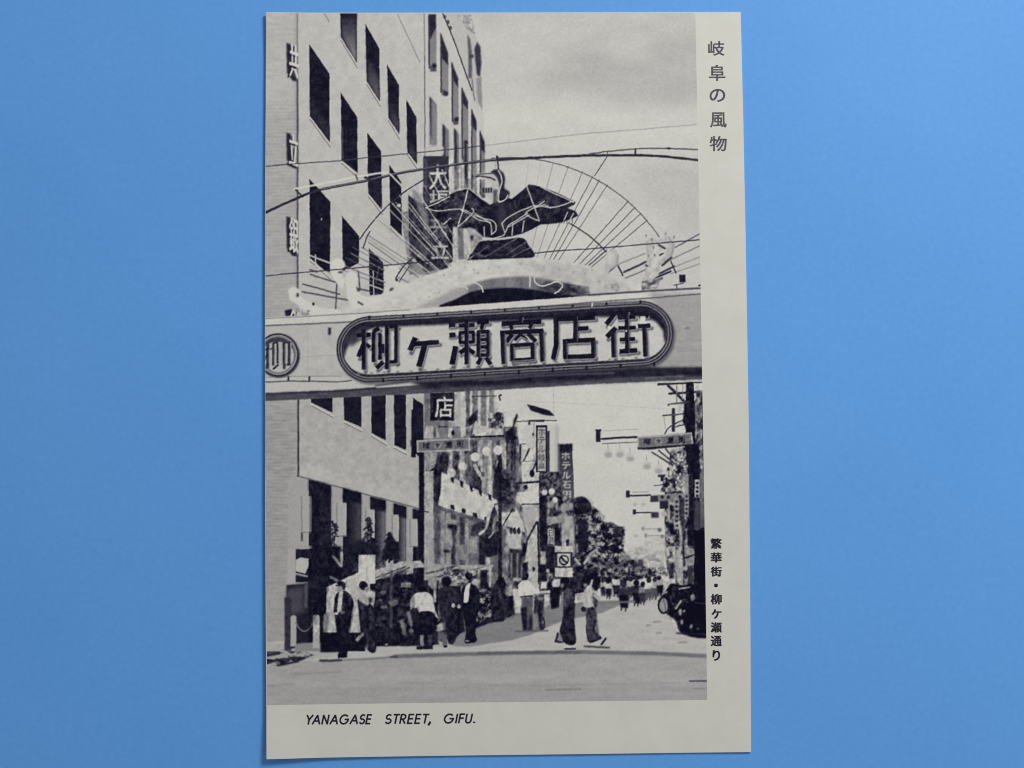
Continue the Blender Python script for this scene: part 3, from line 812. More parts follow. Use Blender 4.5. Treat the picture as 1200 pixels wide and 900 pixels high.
poly([(514, 690), (540, 686), (545, 740), (516, 752)], 40, soft=.7)
T('printed_notice_board')
rect(420.5, 650, 440, 684, 194, soft=.3); mottle([(421, 650), (440, 650), (440, 684), (421, 684)], 6, 4, 6, 94)
line([(430, 664), (430, 680)], 1, 160)

# ================================================================== people
T('printed_person')          # hat, open dark suit
poly(smooth([(392.5, 700), (396, 694), (404, 692), (411, 697), (415, 708), (412, 718), (411, 730), (408, 744), (407, 766), (398, 769), (396, 750), (392.5, 722), (391, 716)], 4), 30, soft=.3)
poly([(397.5, 693), (402.5, 692), (400.5, 716), (395, 718), (396, 706)], 176, soft=.3)
poly([(396.5, 696), (397.5, 696), (395, 712), (392, 714)], 46, soft=.3)
ell(398.5, 689, 3.4, 4, 150, soft=.4); ell(400, 683.8, 5.2, 3.2, 44, soft=.4, rot=.2); line([(394, 686), (405, 687)], 1.6, 60); ell(403, 688, 2, 3.4, 50, soft=.4)
ell(394, 718.5, 2.4, 1.6, 176, soft=.3); ell(401.5, 717.5, 3, 2, 178, soft=.3)
poly([(396, 766), (407, 764), (407, 770), (396, 771)], 28, soft=.4)
T('printed_person')          # bundle in the arms, one leg kicked back
poly(smooth([(419, 703), (424, 700), (432, 706), (438, 712), (440, 730), (441, 762), (431, 762), (424, 745), (421, 724)], 4), 40, soft=.4)
poly([(420, 699), (426, 695), (434, 703), (432, 710), (421, 704)], 160, soft=.7)
poly([(432, 690), (440, 694), (439, 708), (434, 706)], 176, soft=.6); ell(426, 686, 5.2, 5.2, 36, soft=.4); ell(429.5, 690, 2.4, 2.6, 130, soft=.5); ell(434, 703, 2, 4, 60, soft=.6)
line([(425, 743), (418, 750)], 4, 150, soft=.5); poly([(409, 752), (417, 750), (419, 757), (410, 761)], 38, soft=.5); line([(431, 750), (430, 760)], 2, 110, soft=.4)
T('printed_person')          # white blouse, bending
poly([(489, 716), (509, 716), (512, 744), (505, 752), (489, 746), (484, 730)], 28, soft=.4)
poly(smooth([(480.5, 703), (486, 696), (494, 693.5), (501, 694), (507, 700), (510, 715), (514, 724), (510, 722), (506, 717), (495, 716), (490, 719), (486, 712), (481, 715)], 4), 200, soft=.3)
poly([(484, 714), (489, 711), (492, 722), (490, 738), (484, 728)], 38, soft=.5)
ell(497, 689, 8, 4.5, 30, soft=.7); ell(494.5, 708, 1.4, 2.6, 150, soft=.6)
poly([(492, 744), (496.5, 744), (497, 757), (493, 757)], 124, soft=.4); poly([(501, 744), (507, 744), (506, 757), (502, 757)], 66, soft=.5)
poly([(488, 757.5), (507, 756), (507, 760.5), (488, 761)], 36, soft=.4)
line([(479, 718), (482, 732)], 4, 150, soft=.6); line([(471, 728), (474, 742)], 5, 150, soft=.7); ell(482, 739, 3, 2.6, 160, soft=.5); ell(453, 755, 1.8, 1, 150, soft=.4)
T('printed_person')          # small child
ell(516.5, 722, 3.4, 3.2, 90, soft=.5); poly([(512, 731), (522, 729), (522, 738), (512, 740)], 178, soft=.5); line([(512, 731), (521, 725)], 2.4, 36, soft=.3)
poly([(513, 740), (524, 740), (524, 757), (519, 758), (517, 748), (512, 756)], 104, soft=.5); rect(509, 740, 513, 754, 40, soft=.5); line([(508, 757), (516, 756.5)], 2.4, 168, soft=.3); ell(522, 757.5, 2.4, 1.4, 40)
T('printed_person')          # dark coats, seen from behind
poly(smooth([(513, 700), (517, 689), (525, 686), (534, 689), (538, 700), (537, 730), (533, 752), (525, 753), (523, 730), (516, 722)], 4), 48, soft=.5)
ell(523, 681, 6, 6, 26, soft=.5); poly([(518, 690), (534, 690), (536, 696), (516, 696)], 64, soft=1)
ell(531.5, 709.5, 2, 2.4, 176, soft=.3); ell(537.5, 710.5, 2, 1.8, 150, soft=.3); poly([(524, 714), (540, 712), (538, 744), (526, 753)], 32, soft=.6)
T('printed_person')          # dark suit, white shirt front
poly(smooth([(541, 690), (546, 685), (554, 684), (561, 692), (562, 710), (558, 726), (557, 742), (559, 751), (546, 752), (546, 738), (543, 722), (540, 706)], 4), 30, soft=.3)
poly([(546.5, 686), (551, 683), (549.5, 700), (548, 706), (543.5, 706), (544.5, 694)], 200, soft=.3)
ell(545.5, 678.5, 3.4, 5, 150, soft=.6); ell(549.5, 675, 4.4, 4.2, 32, soft=.4); ell(543, 677, 2, 1.4, 190, soft=.4); ell(557.5, 682, 5, 3.6, 168, soft=.6)
poly([(544, 750), (551, 747), (558, 750), (557, 753), (545, 754)], 26, soft=.3); ell(547.5, 751, 2.4, 1, 140, soft=.3)
T('printed_person')          # dark figure by the post
poly([(576, 692), (582, 680), (590, 676), (595, 690), (596, 712), (590, 728), (578, 729), (575, 710)], 28, soft=.6); ell(585.5, 697, 2, 5, 84, soft=.6)
T('printed_person')          # light blouse
poly([(592, 687), (600, 685), (602, 696), (597, 700), (592, 696)], 160, soft=.6); poly([(592, 699), (601, 698), (599, 722), (595, 723)], 36, soft=.5); ell(596, 681, 3, 4.4, 120, soft=.7)
T('printed_person')          # white shirt from behind, wheeling a bicycle
poly([(611, 700), (625, 699), (624, 714), (622, 732), (624, 739), (614, 740), (611, 716)], 96, soft=.4)
poly([(610, 712), (617, 711), (618, 738), (613, 739)], 30, soft=.5); poly([(620, 722), (624, 720), (624, 739), (619, 739)], 44, soft=.5)
poly(smooth([(607, 686), (611, 681), (618, 680), (623, 684), (628, 690), (632, 695), (627, 696), (623, 698), (613, 700), (608, 697)], 4), 202, soft=.3)
line([(610, 699.5), (624, 698)], 1.6, 48); ell(616, 675, 3.4, 4, 36, soft=.4); ell(606, 679, 5, 2.4, 168, soft=.5); ell(621, 679, 2.4, 2.4, 160, soft=.5)
T('printed_bicycle')
poly([(626, 698), (638, 696), (637, 712), (635, 730), (639, 734), (636, 738), (633, 739), (630, 722), (626, 718)], 34, soft=.5); ell(633, 701.5, 4, 2.6, 150, soft=.5); line([(626, 696.5), (645, 695.5)], 1.6, 110, soft=.3)
ell(636, 730, 2.6, 8, 40, ring=1.6); line([(604, 740), (642, 739)], 1.6, 92, soft=.6); ell(628.5, 722, 1.2, 6, 120, soft=.5)
T('printed_person')
poly([(634, 682), (641, 681), (641, 690), (634, 690)], 196, soft=.5)
T('printed_person')
poly([(646, 685), (656, 677), (657, 690), (655, 712), (646, 714), (644, 700)], 28, soft=.6); poly([(646, 684), (650, 679), (657, 678), (656, 688), (648, 688)], 190, soft=.5)
T('printed_person')          # woman in a dark kimono, walking
poly(smooth([(659, 692), (662, 687), (668, 685), (673, 692), (674, 706), (673, 722), (674, 740), (675, 753), (668, 756), (660, 752), (656, 740), (659, 726), (660, 716), (658, 706)], 4), 34, soft=.3)
poly([(660, 692), (666, 688), (670, 694), (669, 708), (660, 714)], 84, soft=1.2); line([(659.5, 694), (659, 722)], 1.6, 150, soft=.4)
ell(662, 681, 5, 5.4, 26, soft=.4); ell(658.8, 686, 1.8, 2.6, 140, soft=.5)
poly([(650, 751), (653, 741), (656, 742), (653, 750), (660, 751.5), (660, 753.5), (650, 753)], 52, soft=.3); poly([(655, 742), (659, 748), (657, 751), (654, 750)], 130, soft=.4)
line([(660, 757), (672, 759)], 3, 190, soft=.5); line([(662, 760.5), (674, 760)], 2, 54, soft=.4)
T('printed_person')          # second woman, pale kimono top, one foot behind her
poly(smooth([(687, 712), (692, 710), (698, 716), (699, 728), (697, 738), (702, 744), (705, 748), (698, 752), (690, 753), (687, 742), (687, 726)], 4), 38, soft=.3)
poly([(688, 722), (692, 726), (690, 738), (687, 736)], 110, soft=.8)
poly(smooth([(684, 694), (687, 688), (692, 686), (696, 692), (697, 706), (692, 712), (685, 712), (683, 704)], 4), 182, soft=.4)
poly([(694, 694), (699, 698), (701, 706), (698, 714), (694, 706)], 60, soft=.5); line([(697, 698), (701, 702)], 3, 168, soft=.4)
line([(675, 705), (683, 703)], 4, 186, soft=.4); ell(684, 714, 3.4, 3, 40, soft=.4)
ell(688, 679.5, 5.6, 5.4, 24, soft=.4); ell(686, 685.5, 2, 2.2, 150, soft=.5); ell(698, 680, 6, 12, 32, soft=.8); line([(691, 692), (694, 680)], 2.4, 180, soft=.4)
poly([(692, 755), (702, 750), (706, 754), (704, 757), (694, 757)], 184, soft=.4); line([(705, 755), (710, 748.5)], 2.6, 46, soft=.3); line([(685, 757.5), (714, 759)], 2, 64, soft=.5)
# folds and worn tone in the clothes
T(None)
for pts, lo, hi, sd, al in [([(403, 696), (411, 698), (414, 720), (406, 764), (399, 764), (398, 724)], 20, 62, 301, .5), ([(421, 704), (438, 714), (440, 758), (428, 756)], 24, 84, 302, .55),
                            ([(489, 717), (510, 718), (511, 742), (490, 742)], 20, 60, 303, .5), ([(483, 698), (504, 696), (508, 714), (486, 712)], 176, 208, 304, .5),
                            ([(515, 692), (536, 692), (536, 744), (520, 744)], 24, 76, 305, .55), ([(552, 688), (560, 690), (557, 748), (546, 748), (546, 710)], 20, 60, 306, .5),
                            ([(611, 700), (625, 699), (624, 738), (612, 738)], 36, 130, 307, .22), ([(660, 690), (673, 690), (674, 752), (658, 748)], 22, 110, 308, .4),
                            ([(686, 712), (698, 712), (703, 748), (688, 752)], 24, 110, 309, .55), ([(684, 688), (696, 688), (696, 710), (684, 710)], 150, 204, 310, .5),
                            ([(576, 684), (596, 684), (594, 726), (577, 727)], 22, 90, 311, .5), ([(626, 698), (638, 698), (638, 736), (628, 738)], 24, 150, 312, .3),
                            ([(363, 566), (386, 572), (386, 690), (363, 740)], 22, 58, 313, .5), ([(442, 682), (486, 680), (486, 750), (442, 752)], 20, 84, 314, .4)]:
    clutter(pts, lo, hi, 3.2, 5, sd, gain=2.2, alpha=al, soft=.6)
poly([(546.5, 686), (551, 683), (549.5, 700), (548, 706), (543.5, 706), (544.5, 694)], 206, soft=.3); ell(531.5, 709.5, 2, 2.4, 186, soft=.3); ell(537.5, 710.5, 2, 1.8, 160, soft=.3)
# the crowd further off
prng = random.Random(9)
for (x, y, h, top, bot) in [(707, 690, 16, 176, 52), (713, 692, 17, 182, 40), (722, 688, 20, 186, 34), (731, 700, 27, 60, 26), (738, 690, 18, 170, 60), (746, 697, 23, 56, 32), (753, 697, 20, 150, 60),
                            (760, 692, 20, 184, 84), (767, 691, 20, 176, 90), (773, 688, 18, 150, 40)]:
    T('printed_person')
    h = h * 1.28; y = y - 2; w = h * .17
    poly([(x - w, y - h * .28), (x + w, y - h * .3), (x + w * 1.1, y + h * .1), (x - w * 1.1, y + h * .1)], top, soft=.5)
    poly([(x - w * 1.05, y + h * .0), (x + w * 1.1, y - h * .02), (x + w * .8, y + h * .42), (x - w * .6, y + h * .42)], bot, soft=.5)
    ell(x + prng.uniform(-1, 1), y - h * .4, h * .115, h * .13, prng.choice([30, 40]), soft=.3)
    line([(x - w * .4, y + h * .4), (x - w * .5, y + h * .5)], 1.6, 60, soft=.3); line([(x + w * .4, y + h * .4), (x + w * .3, y + h * .52)], 1.6, 60, soft=.3)
T(None)
clutter([(700, 663), (780, 665), (782, 675), (700, 676)], 30, 190, 4, 4, 95, gain=3.2, bias=.52, soft=.5, alpha=.6)
line([(700, 707), (744, 705)], 2, 120, soft=.8)
T('printed_road_sign')
rect(650.5, 640, 671, 648, 186, soft=.3); rect(650.5, 647, 670.5, 665.5, 42, soft=.3); rect(653, 648.8, 668.5, 663.6, 184, soft=.2)
ell(660.7, 656.4, 6, 6.2, 40); ell(660.7, 656.4, 4.2, 4.4, 178); line([(657.5, 653.4), (664, 659.6)], 2.2, 44)
rect(650.5, 665.5, 671, 676, 188, soft=.3); line([(654, 670), (667, 669.5)], .8, 165)

# ================================================================== vertical bank sign
T('printed_bank_sign')
poly([(479, 229), (496, 240), (531, 242), (531, 306), (520, 313), (500, 319), (480, 296)], 42, soft=.6)
rect(496, 183, 526, 316, 58, soft=.4); rect(497, 186, 501, 316, 78, soft=.6)
clutter([(470, 250), (500, 240), (530, 300), (520, 322), (480, 322)], 26, 100, 5, 6, 96, gain=2.4, alpha=.5)
poly([(481, 222), (489, 222), (503, 256), (500, 268), (492, 250)], 132, soft=1.0, alpha=.8); poly([(491, 276), (496, 280), (496, 308), (492, 300)], 110, soft=.8, alpha=.6)
glyph('大', 503, 193, 523, 222, 190, soft=.25, weight=.035); glyph('垣', 504, 223, 526, 240, 184, soft=.25, weight=.02)
glyph('共', 504, 252, 524, 276, 150, soft=.3, weight=.02, alpha=.8); glyph('立', 506, 284, 526, 303, 184, soft=.25, weight=.025)
T('printed_bank_sign')
rect(504, 460, 532.5, 493, 40, soft=.4); rect(508, 461, 532, 492, 34)
glyph('店', 509.8, 465, 530.6, 489, 196, weight=.03)
rect(497, 460, 504, 494, 110, soft=.5)

# ================================================================== the gate: fan of pipes
T(None)
FC = (598, 392)
def ray(ang, r0, r1, w, v, alpha=.9, soft=.15):
    c, s = math.cos(math.radians(ang)), -math.sin(math.radians(ang))
    line([(FC[0] + c * r0, FC[1] + s * r0), (FC[0] + c * r1, FC[1] + s * r1)], w, v, alpha, soft)
def arc(r, a0, a1, w, v, cx=598, cy=394.7):
    line([(cx + r * math.cos(math.radians(a)), cy - r * math.sin(math.radians(a))) for a in np.linspace(a0, a1, 40)], w, v, soft=.15)
for a, v in [(76, 150), (71, 140), (66, 120), (62.5, 96), (60, 90), (57, 110), (48.5, 84), (45.5, 84), (42.8, 90), (39.8, 84)]:
    ray(a, 92, 209, 1.05, v)
for a in (84, 80): ray(a, 120, 206, .8, 165, alpha=.6)
for a in range(112, 158, 5):
    ray(a + (a % 3) * .5, 100, 209, 1.5, 178 if a < 148 else 120, alpha=.85)
for a in (120, 131, 139, 146): ray(a, 90, 205, 1.1, 150, alpha=.8)
for a in (151, 155, 159, 163): ray(a, 150, 212, 1.0, 110, alpha=.7)
arc(210, 34, 96, 1.2, 84); arc(210, 118, 147, 1.5, 64); arc(150, 41.5, 62, 1.5, 52)
line([(697, 206), (711, 184)], 1.2, 90)
# right-hand fan behind the dragon
for p, q, v in [((711, 293), (690, 311), 70), ((722, 311), (756, 297), 130), ((731, 319), (757, 307), 60), ((733, 326), (757, 316), 96), ((791, 290), (820, 274), 84), ((786, 304), (820, 288), 120),
                ((790, 313), (820, 301), 140), ((786, 321), (820, 309), 140), ((776, 310), (786, 302), 50), ((772, 321), (790, 312), 50), ((753, 332), (786, 318), 42), ((758, 336), (776, 326), 60)]:
    line([p, q], 1.3 if v > 60 else 2.2, v, soft=.2)
line([(724, 311), (730, 323)], 1.8, 50); line([(713, 319), (722, 311)], 2.2, 50); line([(786, 306), (792, 320)], 1.6, 60)
# left-hand struts
for p, q in [((355, 333), (398, 345)), ((354, 342), (425, 355)), ((364, 322), (400, 333)), ((395, 333), (393.5, 362)), ((420, 318), (422, 340)), ((418, 338), (432, 341)), ((363, 316), (372, 319))]:
    line([p, q], 1.6, 72, soft=.2)
line([(424, 290), (470, 316)], 1.1, 120); line([(430, 275), (488, 312)], 1.1, 130); line([(432, 284), (490, 325)], 1.2, 120)
line(smooth([(426, 291), (430, 278), (434, 271)]), 1.4, 70)

# ================================================================== white dragon band over the beam
T('printed_dragon_ornament')
top = smooth([(400, 360), (428, 352), (462, 340), (500, 323), (547, 307), (580, 302.5), (605, 301.5), (632, 302), (660, 306), (690, 312), (716, 322), (745, 331), (760, 335)], 6)
bot = [(760, 342), (700, 347), (640, 352), (560, 357), (470, 363), (400, 368)]
poly(top + bot, 192, soft=.5)
poly(smooth([(600, 306), (660, 308), (700, 318), (740, 334)], 6) + [(740, 344), (660, 348), (640, 330)], 178, soft=2.5)
mottle(top + bot, 9, 6, 4, 101)
poly(smooth([(518, 352), (545, 337), (565, 329), (590, 325), (615, 324), (640, 327), (668, 335), (690, 345)], 6) + [(690, 348), (600, 354), (515, 360)], 118, soft=1.2)
poly(smooth([(486, 361), (510, 350), (530, 340), (548, 334)], 5) + [(548, 352), (520, 360)], 158, soft=2)
poly(smooth([(515, 358), (535, 350), (552, 342), (575, 337.5), (600, 337), (625, 339), (650, 343), (680, 347)], 6) + [(680, 350), (600, 354), (515, 361)], 34, soft=.5)
clutter(smooth([(560, 330), (600, 325), (640, 328), (660, 334)], 4) + [(660, 344), (600, 337), (560, 340)], 90, 150, 5, 12, 102, gain=1.5, alpha=.5)
poly([(640, 330), (668, 332), (690, 342), (655, 346), (630, 338)], 56, soft=1.6, alpha=.8)
clutter([(640, 330), (690, 336), (692, 346), (650, 346)], 40, 110, 6, 4, 103, alpha=.6)
for p in ([(552, 330), (560, 333), (564, 336), (566, 342)], [(536, 336), (545, 336), (548, 339)], [(596, 318), (602, 312), (610, 313), (617, 318), (621, 323), (621, 336)],
          [(612, 312), (622, 314), (626, 320), (627, 330), (634, 335), (644, 333), (652, 330), (659, 334), (656, 340), (650, 344)]):
    line(smooth(p), 1.6, 190)
for (x, y) in [(520, 322), (538, 325), (555, 316), (572, 315), (560, 320), (585, 313), (637, 313), (655, 316), (672, 319), (685, 321), (694, 316), (702, 330), (545, 313), (610, 309), (503, 348), (515, 343)]:
    ell(x, y, 1.2, 1.1, 130, soft=.5, alpha=.7)
poly(smooth([(547.5, 305), (555, 292), (562, 283), (590, 281), (612, 279), (620, 288), (626, 301), (600, 303)], 4), 38, soft=.4)
for p, q in [((550, 303), (572, 289)), ((568, 301), (605, 280)), ((594, 298), (616, 284)), ((600, 301), (622, 290)), ((556, 296), (566, 300))]: line([p, q], 1.2, 128, soft=.2)
clutter([(550, 300), (562, 285), (612, 282), (624, 300)], 26, 90, 5, 4, 104, alpha=.4)
# curling heads and claws of the ornament, left
T('printed_dragon_ornament')
poly(smooth([(338, 340), (344, 336), (352, 341), (353, 347), (362, 354), (378, 361), (398, 363), (398, 370), (366, 372), (350, 358), (340, 352)], 5), 200, soft=.8)
poly(smooth([(388, 308), (394, 303), (402, 305), (405, 312), (400, 318), (404, 330), (400, 338), (392, 328), (387, 318)], 5), 202, soft=.7)
poly(smooth([(404, 326), (409, 319), (417, 320), (420, 328), (417, 337), (422, 344), (436, 348), (462, 340), (452, 352), (420, 362), (408, 352), (406, 340)], 5), 200, soft=.8)
poly(smooth([(450, 318), (458, 310), (467, 312), (466, 322), (466, 330), (478, 332), (488, 328), (470, 344), (448, 350), (452, 334)], 5), 196, soft=.8)
ell(399, 319, 3, 1.2, 60, soft=.5); ell(349, 346, 1.8, 2.6, 70, soft=.5); ell(367.5, 356.5, 1.5, 1.8, 50, soft=.3); ell(420, 340, 1.6, 2, 80, soft=.4); ell(459, 339, 3, 1.6, 80, soft=.5, rot=-.6)
line([(464, 326), (472, 313), (483, 303)], 1.6, 60); line([(468, 330), (480, 312)], 1.2, 80); ell(465, 328, 1.6, 1.6, 50)
line([(420, 354), (425, 357)], 2, 70, soft=.4)
clutter([(347, 362), (364, 364), (362, 372), (346, 370)], 60, 190, 4, 4, 105, gain=3, alpha=.7)
# right
T('printed_dragon_ornament')
poly(smooth([(711, 300), (714, 294), (720, 292), (725, 300), (724, 310), (716, 316), (713, 322), (708, 316)], 5), 172, soft=1.0)
ell(715, 302, 5, 8, 192, soft=1.6, alpha=.8); line([(724, 300), (723, 310), (717, 315)], 1.4, 140, soft=.5)
poly(smooth([(752, 338), (758, 320), (760, 300), (757, 284), (763, 279), (772, 281), (783, 277), (790, 286), (787, 300), (778, 308), (772, 320), (764, 332)], 5), 170, soft=1.2)
poly(smooth([(756, 334), (761, 316), (763, 298), (768, 286), (778, 284), (780, 296), (770, 310), (764, 326)], 5), 190, soft=1.8, alpha=.8); line(smooth([(784, 279), (789, 287), (786, 300), (778, 308)]), 1.3, 130, soft=.5); line(smooth([(757, 284), (759, 300), (757, 318), (752, 332)]), 1.1, 150, soft=.5)
mottle([(752, 338), (757, 280), (790, 278), (772, 330)], 14, 3, 4, 106)
for p, q, w in [((772, 287), (779, 291), 2.2), ((773, 299), (777, 297), 1.8), ((776, 311), (787, 302), 2.2), ((757, 311), (759, 312), 2)]: line([p, q], w, 54, soft=.3)
for (x, y) in [(757, 276), (764, 281), (766, 290), (760, 300), (767, 299), (780, 274), (790, 278)]: ell(x, y, .9, 1.6, 120, soft=.4)
clutter([(752, 330), (775, 326), (770, 338), (752, 340)], 60, 180, 5, 3, 107, gain=3, alpha=.7)
clutter([(708, 334), (726, 332), (726, 342), (708, 342)], 120, 185, 4, 4, 108, gain=2, alpha=.6)
rect(796, 322, 803.5, 331, 40, soft=.4); line([(790, 334), (801, 332)], 1.4, 90); line([(793, 334), (793, 338)], 1.4, 70); ell(820, 334.5, 2, 1.2, 40)

# ================================================================== eagle
T('printed_eagle')
body = [(497.5, 243.3), (512, 236), (527, 228), (538, 223), (547, 221.3), (553, 223), (560, 230), (570, 237), (577, 239), (580, 233), (586, 226), (594, 232), (600, 233),
        (610, 225), (620, 216.3), (627, 217), (634, 219), (650, 225), (663, 231), (674.5, 237), (673, 240), (665, 243.5), (675, 248), (677.5, 253), (671, 256), (660, 260), (652, 262), (634, 263),
        (625, 268), (612, 274), (598, 277.5), (585, 279), (567, 278), (556, 270), (551, 266), (540, 268), (532, 266), (520, 262), (510, 256), (501, 247)]
poly(body, 42, soft=.35)
mottle(body, 10, 5, 5, 111)
poly([(512, 240), (540, 226), (560, 236), (556, 246), (530, 246)], 60, soft=2.5, alpha=.7)
poly([(626, 222), (660, 234), (664, 240), (640, 243), (632, 238)], 58, soft=2.5, alpha=.6)
poly([(583, 236), (592, 236), (594, 268), (584, 270)], 70, soft=2.5, alpha=.7)
for k in range(14): line([(632 + k * 3, 250), (630 + k * 3.1, 262)], .9, 26, alpha=.6)
clutter([(520, 246), (556, 252), (560, 274), (530, 268)], 34, 100, 5, 4, 112, alpha=.5)
clutter([(505, 240), (545, 226), (575, 244), (560, 262), (525, 258)], 28, 92, 6, 2.5, 113, gain=2.5, alpha=.5)
clutter([(596, 238), (630, 222), (668, 238), (640, 258), (600, 262)], 24, 86, 3, 6, 114, gain=2.5, alpha=.5)
for (x, y) in [(627, 240), (632, 238), (637, 240), (514, 242), (522, 238), (530, 236)]: line([(x, y), (x + 5, y - 4)], .9, 110, alpha=.7)
for p in ([(499, 243.5), (512, 238), (527, 230), (540, 223.5), (549, 221), (556, 226), (566, 234), (575, 238), (577, 236)],
          [(499, 243.5), (510, 247), (522, 246.5), (536, 245), (546, 247), (556, 252), (566, 256), (576, 258), (581, 263), (581, 270), (577, 274)],
          [(540, 246), (552, 252), (562, 258), (574, 261), (576, 270), (576, 275)],
          [(548.5, 222), (543, 244), (536.5, 266)], [(536.5, 266), (546, 258), (555, 248), (553, 244)], [(555, 249), (564, 255), (575, 261)],
          [(617, 218), (624, 237), (632, 259)], [(632, 259), (624, 256), (616, 250), (628, 242), (638, 236)],
          [(588, 262), (594, 256), (606, 249), (618, 244), (628, 241), (645, 243), (658, 241), (668, 237), (673, 236)],
          [(588, 262), (592, 272), (596, 264), (606, 258), (618, 250)], [(592, 272), (590, 276), (580, 279)], [(596, 266), (620, 252)],
          [(634, 219), (648, 226), (664, 233), (672, 237)], [(570, 236), (574, 239), (578, 236), (579, 228)], [(584, 234), (587, 236.5), (592, 234), (596, 229), (585, 226)], [(614, 259), (612, 272)], [(601, 262), (600, 276)],
          [(661, 258), (665, 249)], [(667, 259), (672, 250)], [(520, 263), (528, 256)], [(567, 266), (568, 280)], [(628, 243), (638, 240), (645, 244)]):
    line(smooth(p, 5), 1.35, 182, alpha=.95)
line(smooth([(547, 222.5), (538, 225), (528, 230)], 5), 2, 40)
# neck and head
poly(smooth([(573, 204), (579, 199), (585, 199), (590, 203), (592, 210), (591, 220), (597, 225), (595, 232), (586, 232), (585, 222), (583, 212), (578, 207)], 5), 52, soft=.5)
poly(smooth([(556, 207), (566, 203), (576, 203), (582, 208), (585, 218), (582, 232), (576, 236), (570, 226), (576, 216), (572, 211), (560, 210)], 5), 178, soft=.6)
line(smooth([(558, 207), (566, 207), (575, 208.5), (580, 211)]), 1.8, 52, soft=.2); line(smooth([(560, 205), (570, 203.5), (578, 203)]), 1.4, 90)
line(smooth([(584, 200), (587, 206), (588, 214), (585, 224), (584, 234)]), 1.6, 176)
line(smooth([(577, 222), (578, 234), (574, 239), (570, 236)]), 1.3, 186); line(smooth([(584, 224), (582, 233), (586, 237), (592, 234), (595, 229)]), 1.3, 186); poly([(578, 222), (583, 222), (582, 238), (578, 238)], 92, soft=.6)
for k in range(4): rect(565.5 + k * 3.1, 220, 567.8 + k * 3.1, 226, 54, soft=.4)
line([(582, 183), (584.5, 199)], 1.8, 60); line([(580, 186), (581, 198)], 1.6, 170)
poly([(531, 267), (536, 266), (536, 304), (531, 304)], 178, soft=.5); poly([(536, 268), (543, 268), (544, 304), (537, 304)], 112, soft=.5); poly([(544, 268), (548, 268), (549, 302), (545, 304)], 180, soft=.4)
poly([(549, 268), (556, 268), (566, 278), (560, 286), (552, 298)], 158, soft=.8); ell(553, 279, 1.6, 3.4, 64, soft=.5); ell(562, 279, 2, 3, 110, soft=.6)
for a in (123, 128.5, 134, 139.5): ray(a, 128, 208, 1.3, 176, alpha=.8)

# ================================================================== the beam
T('printed_gate_beam')
poly([(306, 372.5), (480, 362.5), (680, 347.5), (834, 336.5), (834, 447), (680, 452), (480, 462), (306, 470)], 178)
poly([(306, 373), (480, 363), (680, 348), (834, 337), (834, 344), (680, 355), (480, 371), (306, 382)], 196, soft=.3)
poly([(760, 342), (834, 344), (834, 432), (740, 436), (790, 400)], 156, soft=3)
poly([(345, 384), (400, 382), (392, 430), (350, 440)], 180, soft=4)
line([(306, 382.2), (400, 378), (480, 371.5), (680, 355.4), (834, 343.6)], 1.2, 78, soft=.2); line([(690, 345.8), (760, 341), (834, 337.2)], 2.2, 78, soft=.4); line([(306, 374), (420, 367.5), (480, 363)], 1.0, 130)
mottle([(306, 374), (834, 338), (834, 446), (306, 466)], 4, 9, 5, 121)
for y in (400, 412, 424): line([(794, y), (824, y - 2)], 2, 148, soft=1)
ell(805, 384.5, 3, 1, 110, soft=.6); rect(384.6, 384, 388, 392.5, 46, soft=.5)
line([(344, 419), (400, 416)], 1, 158, alpha=.6); line([(360, 385), (361, 444)], 1, 166, alpha=.6); line([(388, 394), (389, 442)], 1, 168, alpha=.5)
poly([(306, 443), (395, 441), (436, 448), (480, 447), (480, 456), (306, 462)], 186, soft=.5)
line([(306, 442.5), (360, 441), (400, 441)], .9, 140); line([(306, 448), (345, 446.6), (395, 447.5), (412, 446)], 1.2, 66, soft=.2)
for x in (338.5, 363): rect(x - 1, 441, x + 1, 447, 44, soft=.3)
poly([(306, 461.5), (400, 457.5), (480, 452), (580, 444), (680, 436), (756, 432), (834, 430), (834, 444), (756, 447.5), (680, 451), (580, 457), (480, 462), (306, 470.5)], 84, soft=.4)
poly([(480, 447), (560, 443), (640, 436), (740, 430), (834, 430.5), (834, 440), (740, 442), (640, 449), (560, 453), (500, 455)], 46, soft=1.6)
line([(306, 462), (400, 458), (440, 455)], 2.2, 52, soft=.5); line([(440, 452), (480, 447)], 2, 90, soft=.5)
line([(560, 446), (640, 440), (720, 437)], 1.2, 104, soft=.6); line([(756, 443), (800, 441)], 1.4, 110, soft=.5); mottle([(306, 460), (834, 432), (834, 446), (306, 470)], 10, 12, 3, 122)
# round emblem cut by the card's edge
T('printed_gate_emblem')
ell(326.8, 416.8, 25, 26, 70, soft=.8); ell(326, 416, 24, 25, 48); ell(326, 416, 22.4, 23.4, 150); ell(326, 416, 19.4, 20.4, 50, soft=.3); ell(326.5, 417.2, 18.3, 19.2, 182, soft=.3)
poly(smooth([(308, 404), (316, 397.5), (328, 396), (338, 400), (343, 406), (334, 402), (322, 401), (312, 405)], 4), 70, soft=.8)
ell(326, 416, 21, 22, 118, ring=1.0)
for (x, y0, y1, w) in [(314, 402, 432, 3.2), (320.5, 403, 428, 2.6), (325.5, 402, 426, 2.4), (333, 401, 432, 3), (339, 402, 428, 3)]:
    line([(x + .8, y0 + 1), (x + .8, y1 + 1)], w + 1.2, 150, square=True); line([(x, y0), (x, y1)], w, 62, square=True)
for p, q in [((310, 410), (318, 409)), ((314, 415), (309, 424)), ((321, 403), (326, 400)), ((326, 428), (321, 432)), ((333, 402), (340, 401)), ((333, 428), (340, 427))]: line([p, q], 2.4, 60)
for x in (316.8, 330, 336): line([(x, 403), (x, 430)], 1.1, 160)

